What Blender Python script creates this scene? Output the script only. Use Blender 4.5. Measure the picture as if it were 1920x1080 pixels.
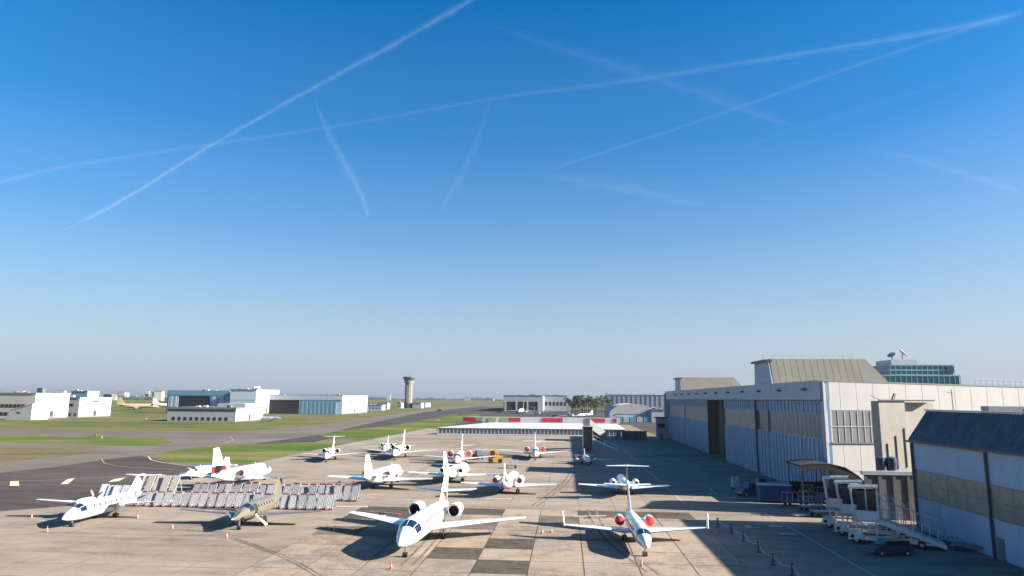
import bpy, math, random
from mathutils import Vector, Matrix
rnd = random.Random(7)
PI = math.pi
for o in list(bpy.data.objects): bpy.data.objects.remove(o)
SC = bpy.context.scene
COL = SC.collection

# ------------------------------------------------------------------ camera
F = 1280.0; H = 15.0                      # focal length in px of a 1920 px wide frame (24 mm lens), eye height in metres
_a = math.radians(4.54); _p = math.atan(207.2 / F); _r = math.radians(.42)
FW = Vector((-math.sin(_a)*math.cos(_p), math.cos(_a)*math.cos(_p), math.sin(_p)))
_R = Vector((math.cos(_a), math.sin(_a), 0)); _U = _R.cross(FW)
RT = _R*math.cos(_r) + _U*math.sin(_r); UP = _U*math.cos(_r) - _R*math.sin(_r)
cd = bpy.data.cameras.new('camera'); cam = bpy.data.objects.new('camera', cd); COL.objects.link(cam)
cd.sensor_width = 36; cd.lens = 24; cd.clip_start = .5; cd.clip_end = 400000
cam.matrix_world = Matrix(((RT.x, UP.x, -FW.x, 0), (RT.y, UP.y, -FW.y, 0), (RT.z, UP.z, -FW.z, H), (0, 0, 0, 1)))
SC.camera = cam
def ray(x, y): return FW + RT*((x-960)/F) + UP*((540-y)/F)
def G(x, y, z=0.0):                        # pixel -> point of the ground (or of height z)
    d = ray(x, y); t = (z-H)/d.z; return (d.x*t, d.y*t)
def onX(x, y, X): d = ray(x, y); t = X/d.x; return d.y*t, H+d.z*t      # pixel -> (Y, Z) on a wall x = X
def onY(x, y, Y): d = ray(x, y); t = Y/d.y; return d.x*t, H+d.z*t      # pixel -> (X, Z) on a wall y = Y

# ------------------------------------------------------------------ sky, sun, exposure
SUN_EL = math.radians(25.5); SUN_AZ = math.radians(90+7)       # azimuth clockwise from +Y
w = bpy.data.worlds.new('World'); SC.world = w; w.use_nodes = True
nt = w.node_tree; nt.nodes.clear()
sky = nt.nodes.new('ShaderNodeTexSky'); sky.sky_type = 'NISHITA'; sky.sun_disc = False
sky.sun_elevation = SUN_EL; sky.sun_rotation = SUN_AZ; sky.altitude = 60; sky.air_density = 1.0; sky.dust_density = 1.5; sky.ozone_density = 3.0
hs = nt.nodes.new('ShaderNodeHueSaturation'); hs.inputs['Saturation'].default_value = 1.6; hs.inputs['Value'].default_value = .84
# pale ground mist along the whole horizon
wtc = nt.nodes.new('ShaderNodeTexCoord'); wsx = nt.nodes.new('ShaderNodeSeparateXYZ'); wrp = nt.nodes.new('ShaderNodeValToRGB'); wmx = nt.nodes.new('ShaderNodeMix'); wmx.data_type = 'RGBA'
for i_, (p_, v_) in enumerate(((.0, .88), (.04, .8), (.115, .6), (.22, .34), (.36, .1), (.55, 0))):
    e_ = wrp.color_ramp.elements[i_] if i_ < 2 else wrp.color_ramp.elements.new(p_)
    e_.position = p_; e_.color = (v_, v_, v_, 1)
wmx.inputs[7].default_value = (2.2, 2.55, 3.1, 1)
nt.links.new(wtc.outputs['Generated'], wsx.inputs[0]); nt.links.new(wsx.outputs[2], wrp.inputs[0]); nt.links.new(wrp.outputs[0], wmx.inputs[0])
bg = nt.nodes.new('ShaderNodeBackground'); bg.inputs['Strength'].default_value = .062
wo = nt.nodes.new('ShaderNodeOutputWorld')
nt.links.new(sky.outputs[0], hs.inputs['Color']); nt.links.new(hs.outputs[0], wmx.inputs[6]); nt.links.new(wmx.outputs[2], bg.inputs[0]); nt.links.new(bg.outputs[0], wo.inputs[0])
sl = bpy.data.lights.new('sun', 'SUN'); sl.energy = 5.0; sl.angle = math.radians(.53); sl.color = (1, .94, .85)
so = bpy.data.objects.new('sun', sl); COL.objects.link(so)
SD = Vector((math.sin(SUN_AZ)*math.cos(SUN_EL), math.cos(SUN_AZ)*math.cos(SUN_EL), math.sin(SUN_EL)))
so.rotation_euler = SD.to_track_quat('Z', 'Y').to_euler(); so.location = (60, -10, 60)
SC.render.engine = 'CYCLES'
SC.view_settings.view_transform = 'Standard'; SC.view_settings.look = 'None'; SC.view_settings.exposure = 1.9; SC.view_settings.gamma = 1
SC.render.resolution_x = 1024; SC.render.resolution_y = 576
SC.cycles.max_bounces = 6; SC.cycles.volume_bounces = 0; SC.cycles.transparent_max_bounces = 16

# ------------------------------------------------------------------ materials
MATS = {}
def mat(name, c, rough=.6, metal=0.0, var=.12, scale=1.0, stretch=(1, 1, 1), bump=0.0, coat=0.0, c2=None, spec=None, fine=0.0):
    """procedural: base colour varied by two noises (towards c2), optional bump"""
    if name in MATS: return MATS[name]
    KX = .78 if name == 'white_paint' else .74
    c = tuple(v*KX for v in c); c2 = tuple(v*KX for v in c2) if c2 else None
    m = bpy.data.materials.new(name); m.use_nodes = True; n = m.node_tree; b = n.nodes['Principled BSDF']
    b.inputs['Roughness'].default_value = rough; b.inputs['Metallic'].default_value = metal
    if coat: b.inputs['Coat Weight'].default_value = coat; b.inputs['Coat Roughness'].default_value = .08
    if spec is not None: b.inputs['Specular IOR Level'].default_value = spec
    tc = n.nodes.new('ShaderNodeTexCoord'); mp = n.nodes.new('ShaderNodeMapping'); mp.inputs['Scale'].default_value = stretch
    n.links.new(tc.outputs['Object'], mp.inputs[0])
    nz = n.nodes.new('ShaderNodeTexNoise'); nz.inputs['Scale'].default_value = scale; nz.inputs['Detail'].default_value = 6; nz.inputs['Roughness'].default_value = .62
    n.links.new(mp.outputs[0], nz.inputs['Vector'])
    mr = n.nodes.new('ShaderNodeMapRange'); mr.inputs[1].default_value = .3; mr.inputs[2].default_value = .7
    n.links.new(nz.outputs['Fac'], mr.inputs[0])
    mx = n.nodes.new('ShaderNodeMix'); mx.data_type = 'RGBA'
    ca = tuple(v*(1+var) for v in c); cb = c2 if c2 else tuple(v*(1-var) for v in c)
    mx.inputs[6].default_value = (*ca, 1); mx.inputs[7].default_value = (*cb, 1)
    n.links.new(mr.outputs[0], mx.inputs[0]); n.links.new(mx.outputs[2], b.inputs['Base Color'])
    if bump:
        bp = n.nodes.new('ShaderNodeBump'); bp.inputs['Strength'].default_value = bump; bp.inputs['Distance'].default_value = .05
        n.links.new(nz.outputs['Fac'], bp.inputs['Height']); n.links.new(bp.outputs[0], b.inputs['Normal'])
    MATS[name] = m; return m

def ground_mat(name, stops, s1, s2, st=(1, 1, 1), rough=.9, fine=.25, fs=1.5, con=2.0):
    """ground: colour ramp over layered noise in world metres + fine speckle"""
    m = bpy.data.materials.new(name); m.use_nodes = True; n = m.node_tree; b = n.nodes['Principled BSDF']
    b.inputs['Roughness'].default_value = rough; b.inputs['Specular IOR Level'].default_value = .12
    ge = n.nodes.new('ShaderNodeNewGeometry'); mp = n.nodes.new('ShaderNodeMapping'); mp.inputs['Scale'].default_value = st
    n.links.new(ge.outputs['Position'], mp.inputs[0])
    def noise(scale, det, vec):
        k = n.nodes.new('ShaderNodeTexNoise'); k.inputs['Scale'].default_value = scale; k.inputs['Detail'].default_value = det
        k.inputs['Roughness'].default_value = .6; n.links.new(vec, k.inputs['Vector']); return k.outputs['Fac']
    def math_(op, a, bb):
        k = n.nodes.new('ShaderNodeMath'); k.operation = op
        for i, v in enumerate((a, bb)):
            if isinstance(v, (int, float)): k.inputs[i].default_value = v
            else: n.links.new(v, k.inputs[i])
        return k.outputs[0]
    a = noise(s1, 5, mp.outputs[0]); c = noise(s2, 6, mp.outputs[0]); f = noise(fs, 3, ge.outputs['Position'])
    v = math_('ADD', math_('MULTIPLY', a, .55), math_('MULTIPLY', c, .45))
    v = math_('ADD', v, math_('MULTIPLY', math_('SUBTRACT', f, .5), fine))
    v = math_('ADD', math_('MULTIPLY', math_('SUBTRACT', v, .5), con), .5)
    rp = n.nodes.new('ShaderNodeValToRGB'); n.links.new(v, rp.inputs[0])
    e = rp.color_ramp.elements
    while len(e) > 1: e.remove(e[-1])
    for i, (p, col) in enumerate(stops):
        q = e[0] if i == 0 else e.new(p)
        q.position = p; q.color = (*[c_*.455 for c_ in col], 1)
    n.links.new(rp.outputs[0], b.inputs['Base Color'])
    MATS[name] = m; return m

M_concrete = ground_mat('apron_concrete', [(.25, (.27, .22, .17)), (.42, (.415, .34, .262)), (.58, (.495, .41, .322)), (.75, (.57, .49, .40))], .035, .3, (.45, 1.3, 1), .85, .16, 2.2)
M_slabs = [ground_mat('slab_concrete_%s' % k, [(.3, tuple(v*.74 for v in c)), (.48, c), (.7, tuple(v*1.12 for v in c))], .07, .6, (1, 1, 1), .85, .25, 3, 2.9) for k, c in
           (('tan', (.52, .41, .305)), ('pink', (.53, .42, .32)), ('grey', (.50, .42, .335)))]
M_slabdark = ground_mat('slab_patched', [(.3, (.10, .09, .065)), (.5, (.145, .125, .092)), (.7, (.18, .155, .12))], .3, 1.2, (1, 1, 1), .9, .25, 4)
M_slabmid = ground_mat('slab_worn', [(.3, (.19, .16, .12)), (.5, (.25, .205, .155)), (.7, (.30, .25, .19))], .3, 1.2, (1, 1, 1), .9, .25, 4)
M_joint = ground_mat('joint_sealant', [(.3, (.09, .07, .05)), (.7, (.19, .15, .11))], .5, 2, (1, 1, 1), .9)
M_seam = ground_mat('worn_seam', [(.3, (.17, .135, .10)), (.5, (.29, .23, .175)), (.7, (.4, .33, .26))], .15, .8, (1, 1, 1), .9)
M_asphalt = ground_mat('dark_asphalt', [(.3, (.09, .074, .067)), (.5, (.132, .11, .1)), (.7, (.172, .146, .13))], .03, .25, (.5, 1.5, 1), .9, .2, 2)
M_taxi = ground_mat('taxiway_asphalt', [(.3, (.19, .16, .135)), (.5, (.255, .215, .18)), (.7, (.31, .27, .225))], .012, .1, (.6, 1.4, 1), .9, .15, 1)
M_newasph = ground_mat('new_asphalt', [(.3, (.085, .075, .07)), (.7, (.14, .125, .11))], .02, .2, (1, 1, 1), .9, .2, 1)
M_grass = ground_mat('airfield_grass', [(.25, (.09, .15, .025)), (.42, (.15, .19, .042)), (.52, (.215, .21, .06)), (.64, (.3, .235, .105)), (.8, (.17, .185, .05))], .012, .06, (.5, 1.6, 1), 1, .3, .8, 2.6)
M_lawn = ground_mat('taxiway_grass', [(.25, (.085, .165, .018)), (.45, (.145, .21, .032)), (.58, (.225, .235, .055)), (.75, (.33, .26, .11))], .022, .09, (.35, 1.8, 1), 1, .3, .8, 2.6)
M_drylawn = ground_mat('dry_grass', [(.3, (.13, .15, .04)), (.45, (.24, .19, .09)), (.6, (.30, .215, .12)), (.75, (.2, .18, .06))], .03, .12, (.35, 1.8, 1), 1, .3, .8, 2.6)
M_edge = ground_mat('pale_concrete', [(.3, (.34, .30, .25)), (.5, (.47, .42, .355)), (.7, (.56, .5, .43))], .05, .4, (1, 1, 1), .9)
M_sand = ground_mat('bare_earth', [(.3, (.3, .23, .13)), (.5, (.42, .33, .2)), (.7, (.48, .39, .26))], .05, .4, (1, 1, 1), .95)

white = mat('white_paint', (.80, .79, .77), .22, var=.03, scale=.6, coat=.5)
cream = mat('cream_paint', (.74, .70, .62), .3, var=.04, coat=.3)
beige = mat('champagne_paint', (.21, .185, .13), .32, .15, var=.06, coat=.5)
greyp = mat('light_grey_paint', (.50, .51, .52), .4, var=.08)
silver = mat('bare_metal', (.55, .56, .58), .25, .9, var=.1)
glassd = mat('cockpit_glass', (.012, .022, .035), .06, var=.1, coat=1)
wind = mat('cabin_glass', (.03, .035, .045), .12, var=.1)
black = mat('dark_cavity', (.012, .012, .014), .7, var=.2)
tyre = mat('tyre_rubber', (.02, .02, .021), .8, var=.2)
strutm = mat('gear_steel', (.42, .43, .45), .35, .5, var=.15)
red = mat('red_cover', (.62, .035, .045), .7, var=.15, scale=3)
darkred = mat('dark_red_paint', (.17, .022, .03), .3, var=.08, coat=.4)
stripe_r = mat('red_stripe_paint', (.45, .04, .06), .3, var=.08)
stripe_g = mat('grey_stripe_paint', (.24, .26, .30), .3, var=.08)
stripe_b = mat('blue_stripe_paint', (.07, .14, .32), .3, var=.08)
orange = mat('orange_cone_plastic', (.5, .14, .07), .5, var=.1)
conew = mat('reflective_white', (.5, .47, .44), .5, var=.05)
yellow = mat('safety_yellow', (.55, .30, .02), .45, var=.15, scale=2)
blue = mat('ground_kit_blue', (.012, .06, .19), .45, var=.2, scale=2)
dkblue = mat('dark_blue_paint', (.010, .032, .085), .45, var=.2)
dgrey = mat('dark_grey_steel', (.06, .062, .066), .5, var=.25, scale=2)
mgrey = mat('mid_grey_steel', (.2, .205, .21), .5, var=.2, scale=2)
galv = mat('galvanised_steel', (.42, .43, .45), .5, .25, var=.2, scale=3)
panelg = mat('weathered_panel', (.29, .29, .295), .6, .1, var=.16, scale=1.6, stretch=(3, 1, 1))
panelc = mat('cream_panel', (.42, .41, .34), .6, var=.15, scale=1.6, stretch=(3, 1, 1))
pinkred = mat('faded_red_paint', (.34, .06, .065), .6, var=.25, scale=4)
cladd = mat('shade_blue_cladding', (.31, .45, .62), .5, var=.10, scale=.35, stretch=(1, 1, .15))  # blue of the shaded walls is mixed into this base colour
cladd2 = mat('ribbed_cladding', (.37, .51, .66), .5, var=.08, scale=.5, stretch=(1, 1, .12))  # same painted-in shade blue, a little paler
claddl = mat('white_wall_panel', (.52, .505, .475), .6, var=.06, scale=.5, stretch=(1, 1, .3))
fasc = mat('fascia_panel', (.42, .48, .55), .55, var=.08, scale=.4)
winp = mat('grey_window_film', (.085, .085, .09), .35, var=.25, scale=1.5)
wing_ = mat('obscured_glass', (.23, .23, .24), .35, var=.2, scale=.9, stretch=(2, 2, .3))
winy = mat('wired_glass', (.33, .30, .22), .3, var=.3, scale=.6)
brownm = mat('rusty_brown_door', (.13, .10, .075), .7, var=.35, scale=.6, stretch=(2, 2, .1))
roofb = mat('roof_felt_olive', (.19, .18, .145), .85, var=.12, scale=.4)
roofblue = mat('slate_blue_roof', (.085, .115, .15), .5, var=.25, scale=.5, stretch=(1, 2, 1))
roofpale = mat('pale_roof_membrane', (.55, .55, .54), .7, var=.12, scale=.3)
plaster = mat('beige_render', (.42, .385, .335), .85, var=.10, scale=.5)
plasterw = mat('white_render', (.50, .49, .47), .8, var=.10, scale=.4)
greywall = mat('grey_render', (.43, .45, .46), .8, var=.08, scale=.4)
dkwall = mat('dark_concrete_wall', (.16, .155, .15), .85, var=.25, scale=.8)
teal = mat('teal_glass', (.05, .21, .26), .12, var=.3, scale=.25)
tealf = mat('teal_frame', (.28, .42, .46), .4, var=.1)
bluew = mat('hangar_blue', (.16, .33, .48), .5, var=.12, scale=.3)
bluel = mat('hangar_pale_blue', (.46, .60, .72), .5, var=.1, scale=.3)
lime = mat('lime_panel', (.30, .36, .09), .5, var=.15)
redpan = mat('crimson_panel', (.50, .02, .05), .5, var=.1)
conc = mat('tower_concrete', (.28, .265, .23), .8, var=.1, scale=.5)
cabg = mat('tower_cab_glass', (.07, .10, .10), .15, var=.2)
bark = mat('bark', (.09, .07, .05), .9, var=.2)
leafm = mat('tree_leaves', (.045, .06, .03), .8, var=.4, scale=.5)
leafb = mat('brown_winter_twigs', (.10, .07, .05), .9, var=.3, scale=.5)
tanp = mat('tan_airliner_paint', (.58, .45, .24), .35, var=.05)
linew = mat('faded_white_line', (.46, .43, .38), .8, var=.2, scale=1.5)
liney = mat('faded_yellow_line', (.42, .33, .14), .8, var=.2, scale=1.5)
liner = mat('faded_red_line', (.42, .20, .15), .8, var=.2, scale=1.5)
markc = mat('cream_taxi_mark', (.68, .57, .38), .8, var=.12, scale=1.5)

# ------------------------------------------------------------------ mesh building
class MB:
    def __init__(s): s.v = []; s.f = []
    def add(s, vs, fs):
        o = len(s.v); s.v += [tuple(p) for p in vs]; s.f += [tuple(i+o for i in q) for q in fs]; return s
    def box(s, x0, x1, y0, y1, z0, z1):
        return s.add([(x0,y0,z0),(x1,y0,z0),(x1,y1,z0),(x0,y1,z0),(x0,y0,z1),(x1,y0,z1),(x1,y1,z1),(x0,y1,z1)],
                     [(0,3,2,1),(4,5,6,7),(0,1,5,4),(1,2,6,5),(2,3,7,6),(3,0,4,7)])
    def hexa(s, p): return s.add(p, [(0,3,2,1),(4,5,6,7),(0,1,5,4),(1,2,6,5),(2,3,7,6),(3,0,4,7)])
    def bar(s, a, b, w, h=None):
        a = Vector(a); b = Vector(b); d = (b-a).normalized(); h = h or w
        u = d.cross(Vector((0, 0, 1)));
        if u.length < 1e-3: u = Vector((1, 0, 0))
        u.normalize(); v = u.cross(d).normalized(); u = u*w/2; v = v*h/2
        return s.hexa([a-u-v, a+u-v, b+u-v, b-u-v, a-u+v, a+u+v, b+u+v, b-u+v])
    def loft(s, rings, caps=True):
        n = len(rings[0]); o = len(s.v)
        for r in rings: s.v += [tuple(p) for p in r]
        for i in range(len(rings)-1):
            for j in range(n):
                k = (j+1) % n; s.f.append((o+i*n+j, o+i*n+k, o+(i+1)*n+k, o+(i+1)*n+j))
        if caps: s.f.append(tuple(o+j for j in reversed(range(n)))); s.f.append(tuple(o+(len(rings)-1)*n+j for j in range(n)))
        return s
    def tube(s, pts, rad, n=8):
        pts = [Vector(p) for p in pts]; rings = []
        for i, p in enumerate(pts):
            d = (pts[min(i+1, len(pts)-1)]-pts[max(i-1, 0)]).normalized()
            u = d.cross(Vector((0, 0, 1)))
            if u.length < 1e-3: u = Vector((1, 0, 0))
            u.normalize(); v = u.cross(d)
            r = rad[i] if isinstance(rad, (list, tuple)) else rad
            rings.append([p+u*(r*math.cos(2*PI*j/n))+v*(r*math.sin(2*PI*j/n)) for j in range(n)])
        return s.loft(rings)
    def lathe(s, prof, c=(0, 0, 0), axis='y', n=16, caps=True):
        rings = []
        for (h, r) in prof:
            ring = []
            for j in range(n):
                a = 2*PI*j/n; x = r*math.cos(a); y = r*math.sin(a)
                p = {'z': (x, y, h), 'y': (y, h, x), 'x': (h, x, y)}[axis]
                ring.append((p[0]+c[0], p[1]+c[1], p[2]+c[2]))
            rings.append(ring)
        return s.loft(rings, caps)
    def prism(s, poly, axis, a, b):
        n = len(poly)
        def P3(p, t): return {'x': (t, p[0], p[1]), 'y': (p[0], t, p[1]), 'z': (p[0], p[1], t)}[axis]
        vs = [P3(p, a) for p in poly]+[P3(p, b) for p in poly]
        fs = [tuple(range(n)), tuple(reversed(range(n, 2*n)))]+[(j, j+n, (j+1) % n+n, (j+1) % n) for j in range(n)]
        return s.add(vs, fs)
    def build(s, name, m, parent=None, smooth=None):
        me = bpy.data.meshes.new(name); me.from_pydata(s.v, [], s.f); me.update()
        import bmesh
        bm = bmesh.new(); bm.from_mesh(me); bmesh.ops.recalc_face_normals(bm, faces=bm.faces); bm.to_mesh(me); bm.free()
        me.materials.append(m)
        if smooth is not None:
            me.shade_smooth(); me.set_sharp_from_angle(angle=math.radians(smooth))
        o = bpy.data.objects.new(name, me); COL.objects.link(o)
        if parent: o.parent = parent
        return o
def tag(o, label=None, cat=None, group=None, kind=None):
    if label: o['label'] = label
    if cat: o['category'] = cat
    if group: o['group'] = group
    if kind: o['kind'] = kind
    return o
def thing(name, label, cat, loc=(0, 0, 0), rz=0, group=None):
    o = bpy.data.objects.new(name, None); COL.objects.link(o); o.location = loc; o.rotation_euler = (0, 0, rz); o.empty_display_size = .3
    return tag(o, label, cat, group)
def part(name, m, parent, fn, smooth=None):
    b = MB(); fn(b); return b.build(name, m, parent, smooth)
def pbox(name, m, parent, *a): return MB().box(*a).build(name, m, parent)
KIDS = {}
def copy_tree(o, parent=None):
    c = o.copy(); COL.objects.link(c); c.parent = parent
    for ch in [q for q in bpy.data.objects if q.parent == o]: copy_tree(ch, c)
    return c
def sheet(name, pts, z, m, kind='structure', parent=None):
    me = bpy.data.meshes.new(name); me.from_pydata([(p[0], p[1], z) for p in pts], [], [tuple(range(len(pts)))]); me.update()
    if me.polygons[0].normal.z < 0: me.flip_normals()
    me.materials.append(m); o = bpy.data.objects.new(name, me); COL.objects.link(o)
    if parent: o.parent = parent
    else: o['kind'] = kind
    return o
def smooth_poly(pts, it=2):
    for _ in range(it):
        q = []
        for i in range(len(pts)):
            a = pts[i]; b = pts[(i+1) % len(pts)]
            q += [(a[0]*.75+b[0]*.25, a[1]*.75+b[1]*.25), (a[0]*.25+b[0]*.75, a[1]*.25+b[1]*.75)]
        pts = q
    return pts

# ------------------------------------------------------------------ the ground
D = 15000
sheet('ground', [(-8900, -280), (8900, -280), (8900, D), (-8900, D)], -.08, M_grass)
gp = lambda L: [G(*p) for p in L]
taxi = [(-1500, 128)]+gp([(0, 804), (120, 806), (310, 809), (420, 810), (480, 807.5), (605, 795), (730, 777.5), (830, 763.5), (905, 758.5), (960, 755.5), (985, 756.5), (905, 762.5), (855, 773), (790, 786), (720, 803), (640, 835), (400, 895), (200, 950)])+[(-90, 84), (-1500, 84)]
taxi[0] = (-1500, G(0, 804)[1]*1.03)
sheet('taxiway', taxi, -.05, M_taxi)
def strip(name, px, z, m, it=0, parent=None): return sheet(name, smooth_poly(gp(px), it) if it else gp(px), z, m, parent=parent)
strip('new_asphalt_lane', [(480, 831), (540, 823), (600, 815.5), (692, 794), (792, 773), (905, 761.5), (935, 766), (925, 773), (860, 775), (800, 786), (700, 807), (600, 826), (575, 832), (480, 838)], -.04, M_newasph)
strip('grass_island', [(592, 816), (640, 807), (715, 800), (790, 789), (868, 778), (900, 776), (900, 786), (855, 795), (800, 804), (735, 820), (690, 824), (625, 823)], -.03, M_lawn, 2)
strip('grass_island', [(281, 856), (312, 847), (375, 838), (480, 833), (560, 829), (640, 829), (690, 826), (640, 836), (555, 851.5), (480, 866), (430, 871), (375, 872), (312, 866)], -.03, M_lawn, 2)
pL = gp([(0, 815), (120, 818.5), (225, 818.5), (300, 821), (325, 829), (275, 836.5), (125, 832.5), (0, 831)])
sheet('grass_island', [(-260, pL[0][1]+2)]+pL+[(-240, pL[-1][1])], -.03, M_lawn)
pL = gp([(0, 840), (150, 840.5), (192, 844), (150, 852), (75, 859), (0, 866)])
sheet('grass_island', [(-220, pL[0][1])]+pL+[(-160, pL[-1][1]-2)], -.03, M_drylawn)
sheet('dark_asphalt_apron', [(-400, 118)]+gp([(0, 886), (100, 876), (187, 863), (262, 854), (285, 859), (325, 869), (375, 874), (475, 868), (560, 880), (400, 960), (0, 985)])+[(-400, 80)], -.02, M_asphalt)
ap = [(-400, G(0, 959)[1]-1)]+gp([(0, 959), (100, 951), (200, 942), (262, 915), (330, 889), (400, 877), (480, 868.5), (555, 851.5), (640, 834), (720, 819.5), (800, 803)])
ap += [(-52, 300), (44, 300), (140, 300), (140, -40), (-400, -40)]
apron = sheet('apron', ap, 0.0, M_concrete)
strip('pale_concrete_edge', [(480, 868.5), (555, 851.5), (640, 834), (720, 819.5), (800, 803), (826, 805), (760, 816), (690, 831), (600, 850), (500, 871)], .006, M_edge)
sheet('far_apron', [(-60, 330), (150, 330), (190, 900), (-60, 900), (-110, 700), (-70, 420)], -.045, M_newasph)
sheet('bare_ground', [(21, 285), (37.5, 285), (37.5, 420), (25, 420)], .01, M_sand)
# slabs of the near apron, each a piece of its own on a dark joint bed
SX = 4.95; X0 = -28.2; Y0 = 57.0; SY = 5.0
bed = sheet('joint_bed', [(X0-.03, Y0-.03), (X0+9*SX, Y0-.03), (X0+9*SX, Y0+8*SY+.05), (X0-.03, Y0+8*SY+.05)], .004, M_joint, parent=apron)
DARK = {(4, 3): 0, (4, 1): 0, (3, 2): 0, (0, 7): 0, (1, 7): 0, (2, 7): 0, (3, 7): 0, (1, 6): 1, (0, 6): 1, (6, 7): 1, (7, 7): 1, (8, 7): 1, (5, 6): 2, (3, 5): 2, (0, 4): 2}
sm = {}
def slab_mesh(m, key):
    if key in sm: return sm[key]
    g = .055; me = MB().box(g, SX-g, g, SY-g, 0, .014); me = me.build('slab', m); sm[key] = me.data; bpy.data.objects.remove(me); return sm[key]
for i in range(9):
    for j in range(8):
        k = DARK.get((i, j))
        if k is None: q = (i*7+j*5+i*j) % 3; me = slab_mesh(M_slabs[q], q)
        else: me = slab_mesh((M_slabdark, M_slabdark, M_slabmid)[k], 'd%d' % k)
        o = bpy.data.objects.new('slab', me); COL.objects.link(o); o.parent = apron; o.location = (X0+i*SX, Y0+j*SY, .005)
for k in range(9): pline0 = MB().box(-76+k*5.3, -76+k*5.3+.07, 50, G(430, 960)[1]-1.5, .002, .005).build('joint_seam', M_seam, apron)
for k in range(8): MB().box(-80, X0-.1, 57+k*4.4, 57.08+k*4.4, .0015, .0045).build('joint_seam', M_seam, apron)
for k in range(12): MB().box(-28+k*4.95+.01, -28+k*4.95+.09, 97.3, 250 if k < 9 else 110, .002, .005).build('joint_seam', M_seam, apron)
def tyre_mark(x0, y0, x1, y1, bend, wd=.28):
    p = [(x0+(x1-x0)*u+bend*math.sin(PI*u), y0+(y1-y0)*u) for u in [k/14 for k in range(15)]]; b = MB()
    for (a, c) in zip(p[:-1], p[1:]): b.add([(a[0]-wd/2, a[1], .0225), (c[0]-wd/2, c[1], .0225), (c[0]+wd/2, c[1], .0225), (a[0]+wd/2, a[1], .0225)], [(0, 1, 2, 3)])
    b.build('tyre_mark', M_seam, apron)
for q in ((-15, 64, -19, 100, 1.5), (-14, 64, -18, 100, 1.5), (7, 64, 3, 98, -1.2), (8, 63, 4, 98, -1.2), (-36, 74, -20, 58, 1.0), (-35.4, 74, -19.4, 58, 1.0), (-5, 100, 1, 170, 2), (-4.2, 100, 1.8, 170, 2), (-30, 130, -28, 230, -2), (-29.2, 130, -27.2, 230, -2)): tyre_mark(*q)
# painted lines
def pline(name, pts, wd, z, m, dash=None, parent=None):
    b = MB()
    for (a, c) in zip(pts[:-1], pts[1:]):
        a = Vector((*a, 0)); c = Vector((*c, 0)); d = (c-a); L = d.length; d.normalize(); u = Vector((-d.y, d.x, 0))*wd/2
        segs = [(0, L)] if not dash else [(t, min(t+dash[0], L)) for t in [k*dash[1] for k in range(int(L/dash[1])+1)]]
        for (s0, s1) in segs:
            p = a+d*s0; q = a+d*s1
            b.add([p-u+Vector((0,0,z)), q-u+Vector((0,0,z)), q+u+Vector((0,0,z)), p+u+Vector((0,0,z))], [(0,1,2,3)])
    o = b.build(name, m, parent)
    if not parent: o['kind'] = 'structure'
    return o
pline('lane_line', [(17.2, 105), (17.2, 255)], .22, .024, linew)
pline('lane_line', [(26.6, 40), (26.6, 98)], .2, .024, linew)
pline('bay_line', [G(1302, 905), G(1330, 915), G(1343, 926), G(1300, 934)], .25, .024, linew)
pline('red_guide_line', [G(1003, 868), G(960, 905), G(948, 935)], .3, .024, liner, (1.6, 2.4))
pline('taxi_line', [G(x, y) for x, y in [(190, 860), (195, 868), (215, 873), (260, 877), (330, 880)]], .22, .008, liney)
pline('taxi_line', [G(x, y) for x, y in [(430, 818), (438, 825), (420, 832), (360, 838), (180, 860)]], .28, .008, liney)
pline('taxi_line', [G(x, y) for x, y in [(0, 903), (120, 899), (260, 892)]], .25, .008, liney)
pline('taxi_line', [G(x, y) for x, y in [(278, 856), (283, 862), (310, 868), (350, 873), (400, 875)]], .32, .008, markc)
for q in ([(19, 902), (35, 902), (36, 911), (18, 911)], [(127, 898), (141, 896.5), (128, 907), (113, 908)], [(214, 898.5), (236, 895), (223, 902), (202, 904)]):
    sheet('taxi_block_mark', gp(q), .008, markc)
for (x, y, wx, hy) in ((1440, 985, 26, 3), (1460, 1000, 30, 2.5), (1395, 985, 12, 5)):
    sheet('faded_ground_mark', gp([(x, y), (x+wx, y), (x+wx+4, y+hy), (x+3, y+hy)]), .024, linew)
for (x0, y0, x1, wd) in ((600, 948, 690, 2.0), (905, 934, 960, 1.2), (1060, 934, 1110, 1.0), (980, 826, 1060, 1.6), (890, 842, 960, 1.5)):
    sheet('pale_wear_mark', gp([(x0, y0), (x1, y0+wd*.6), (x1, y0+wd*1.6), (x0+6, y0+wd)]), .021, linew)

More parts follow.
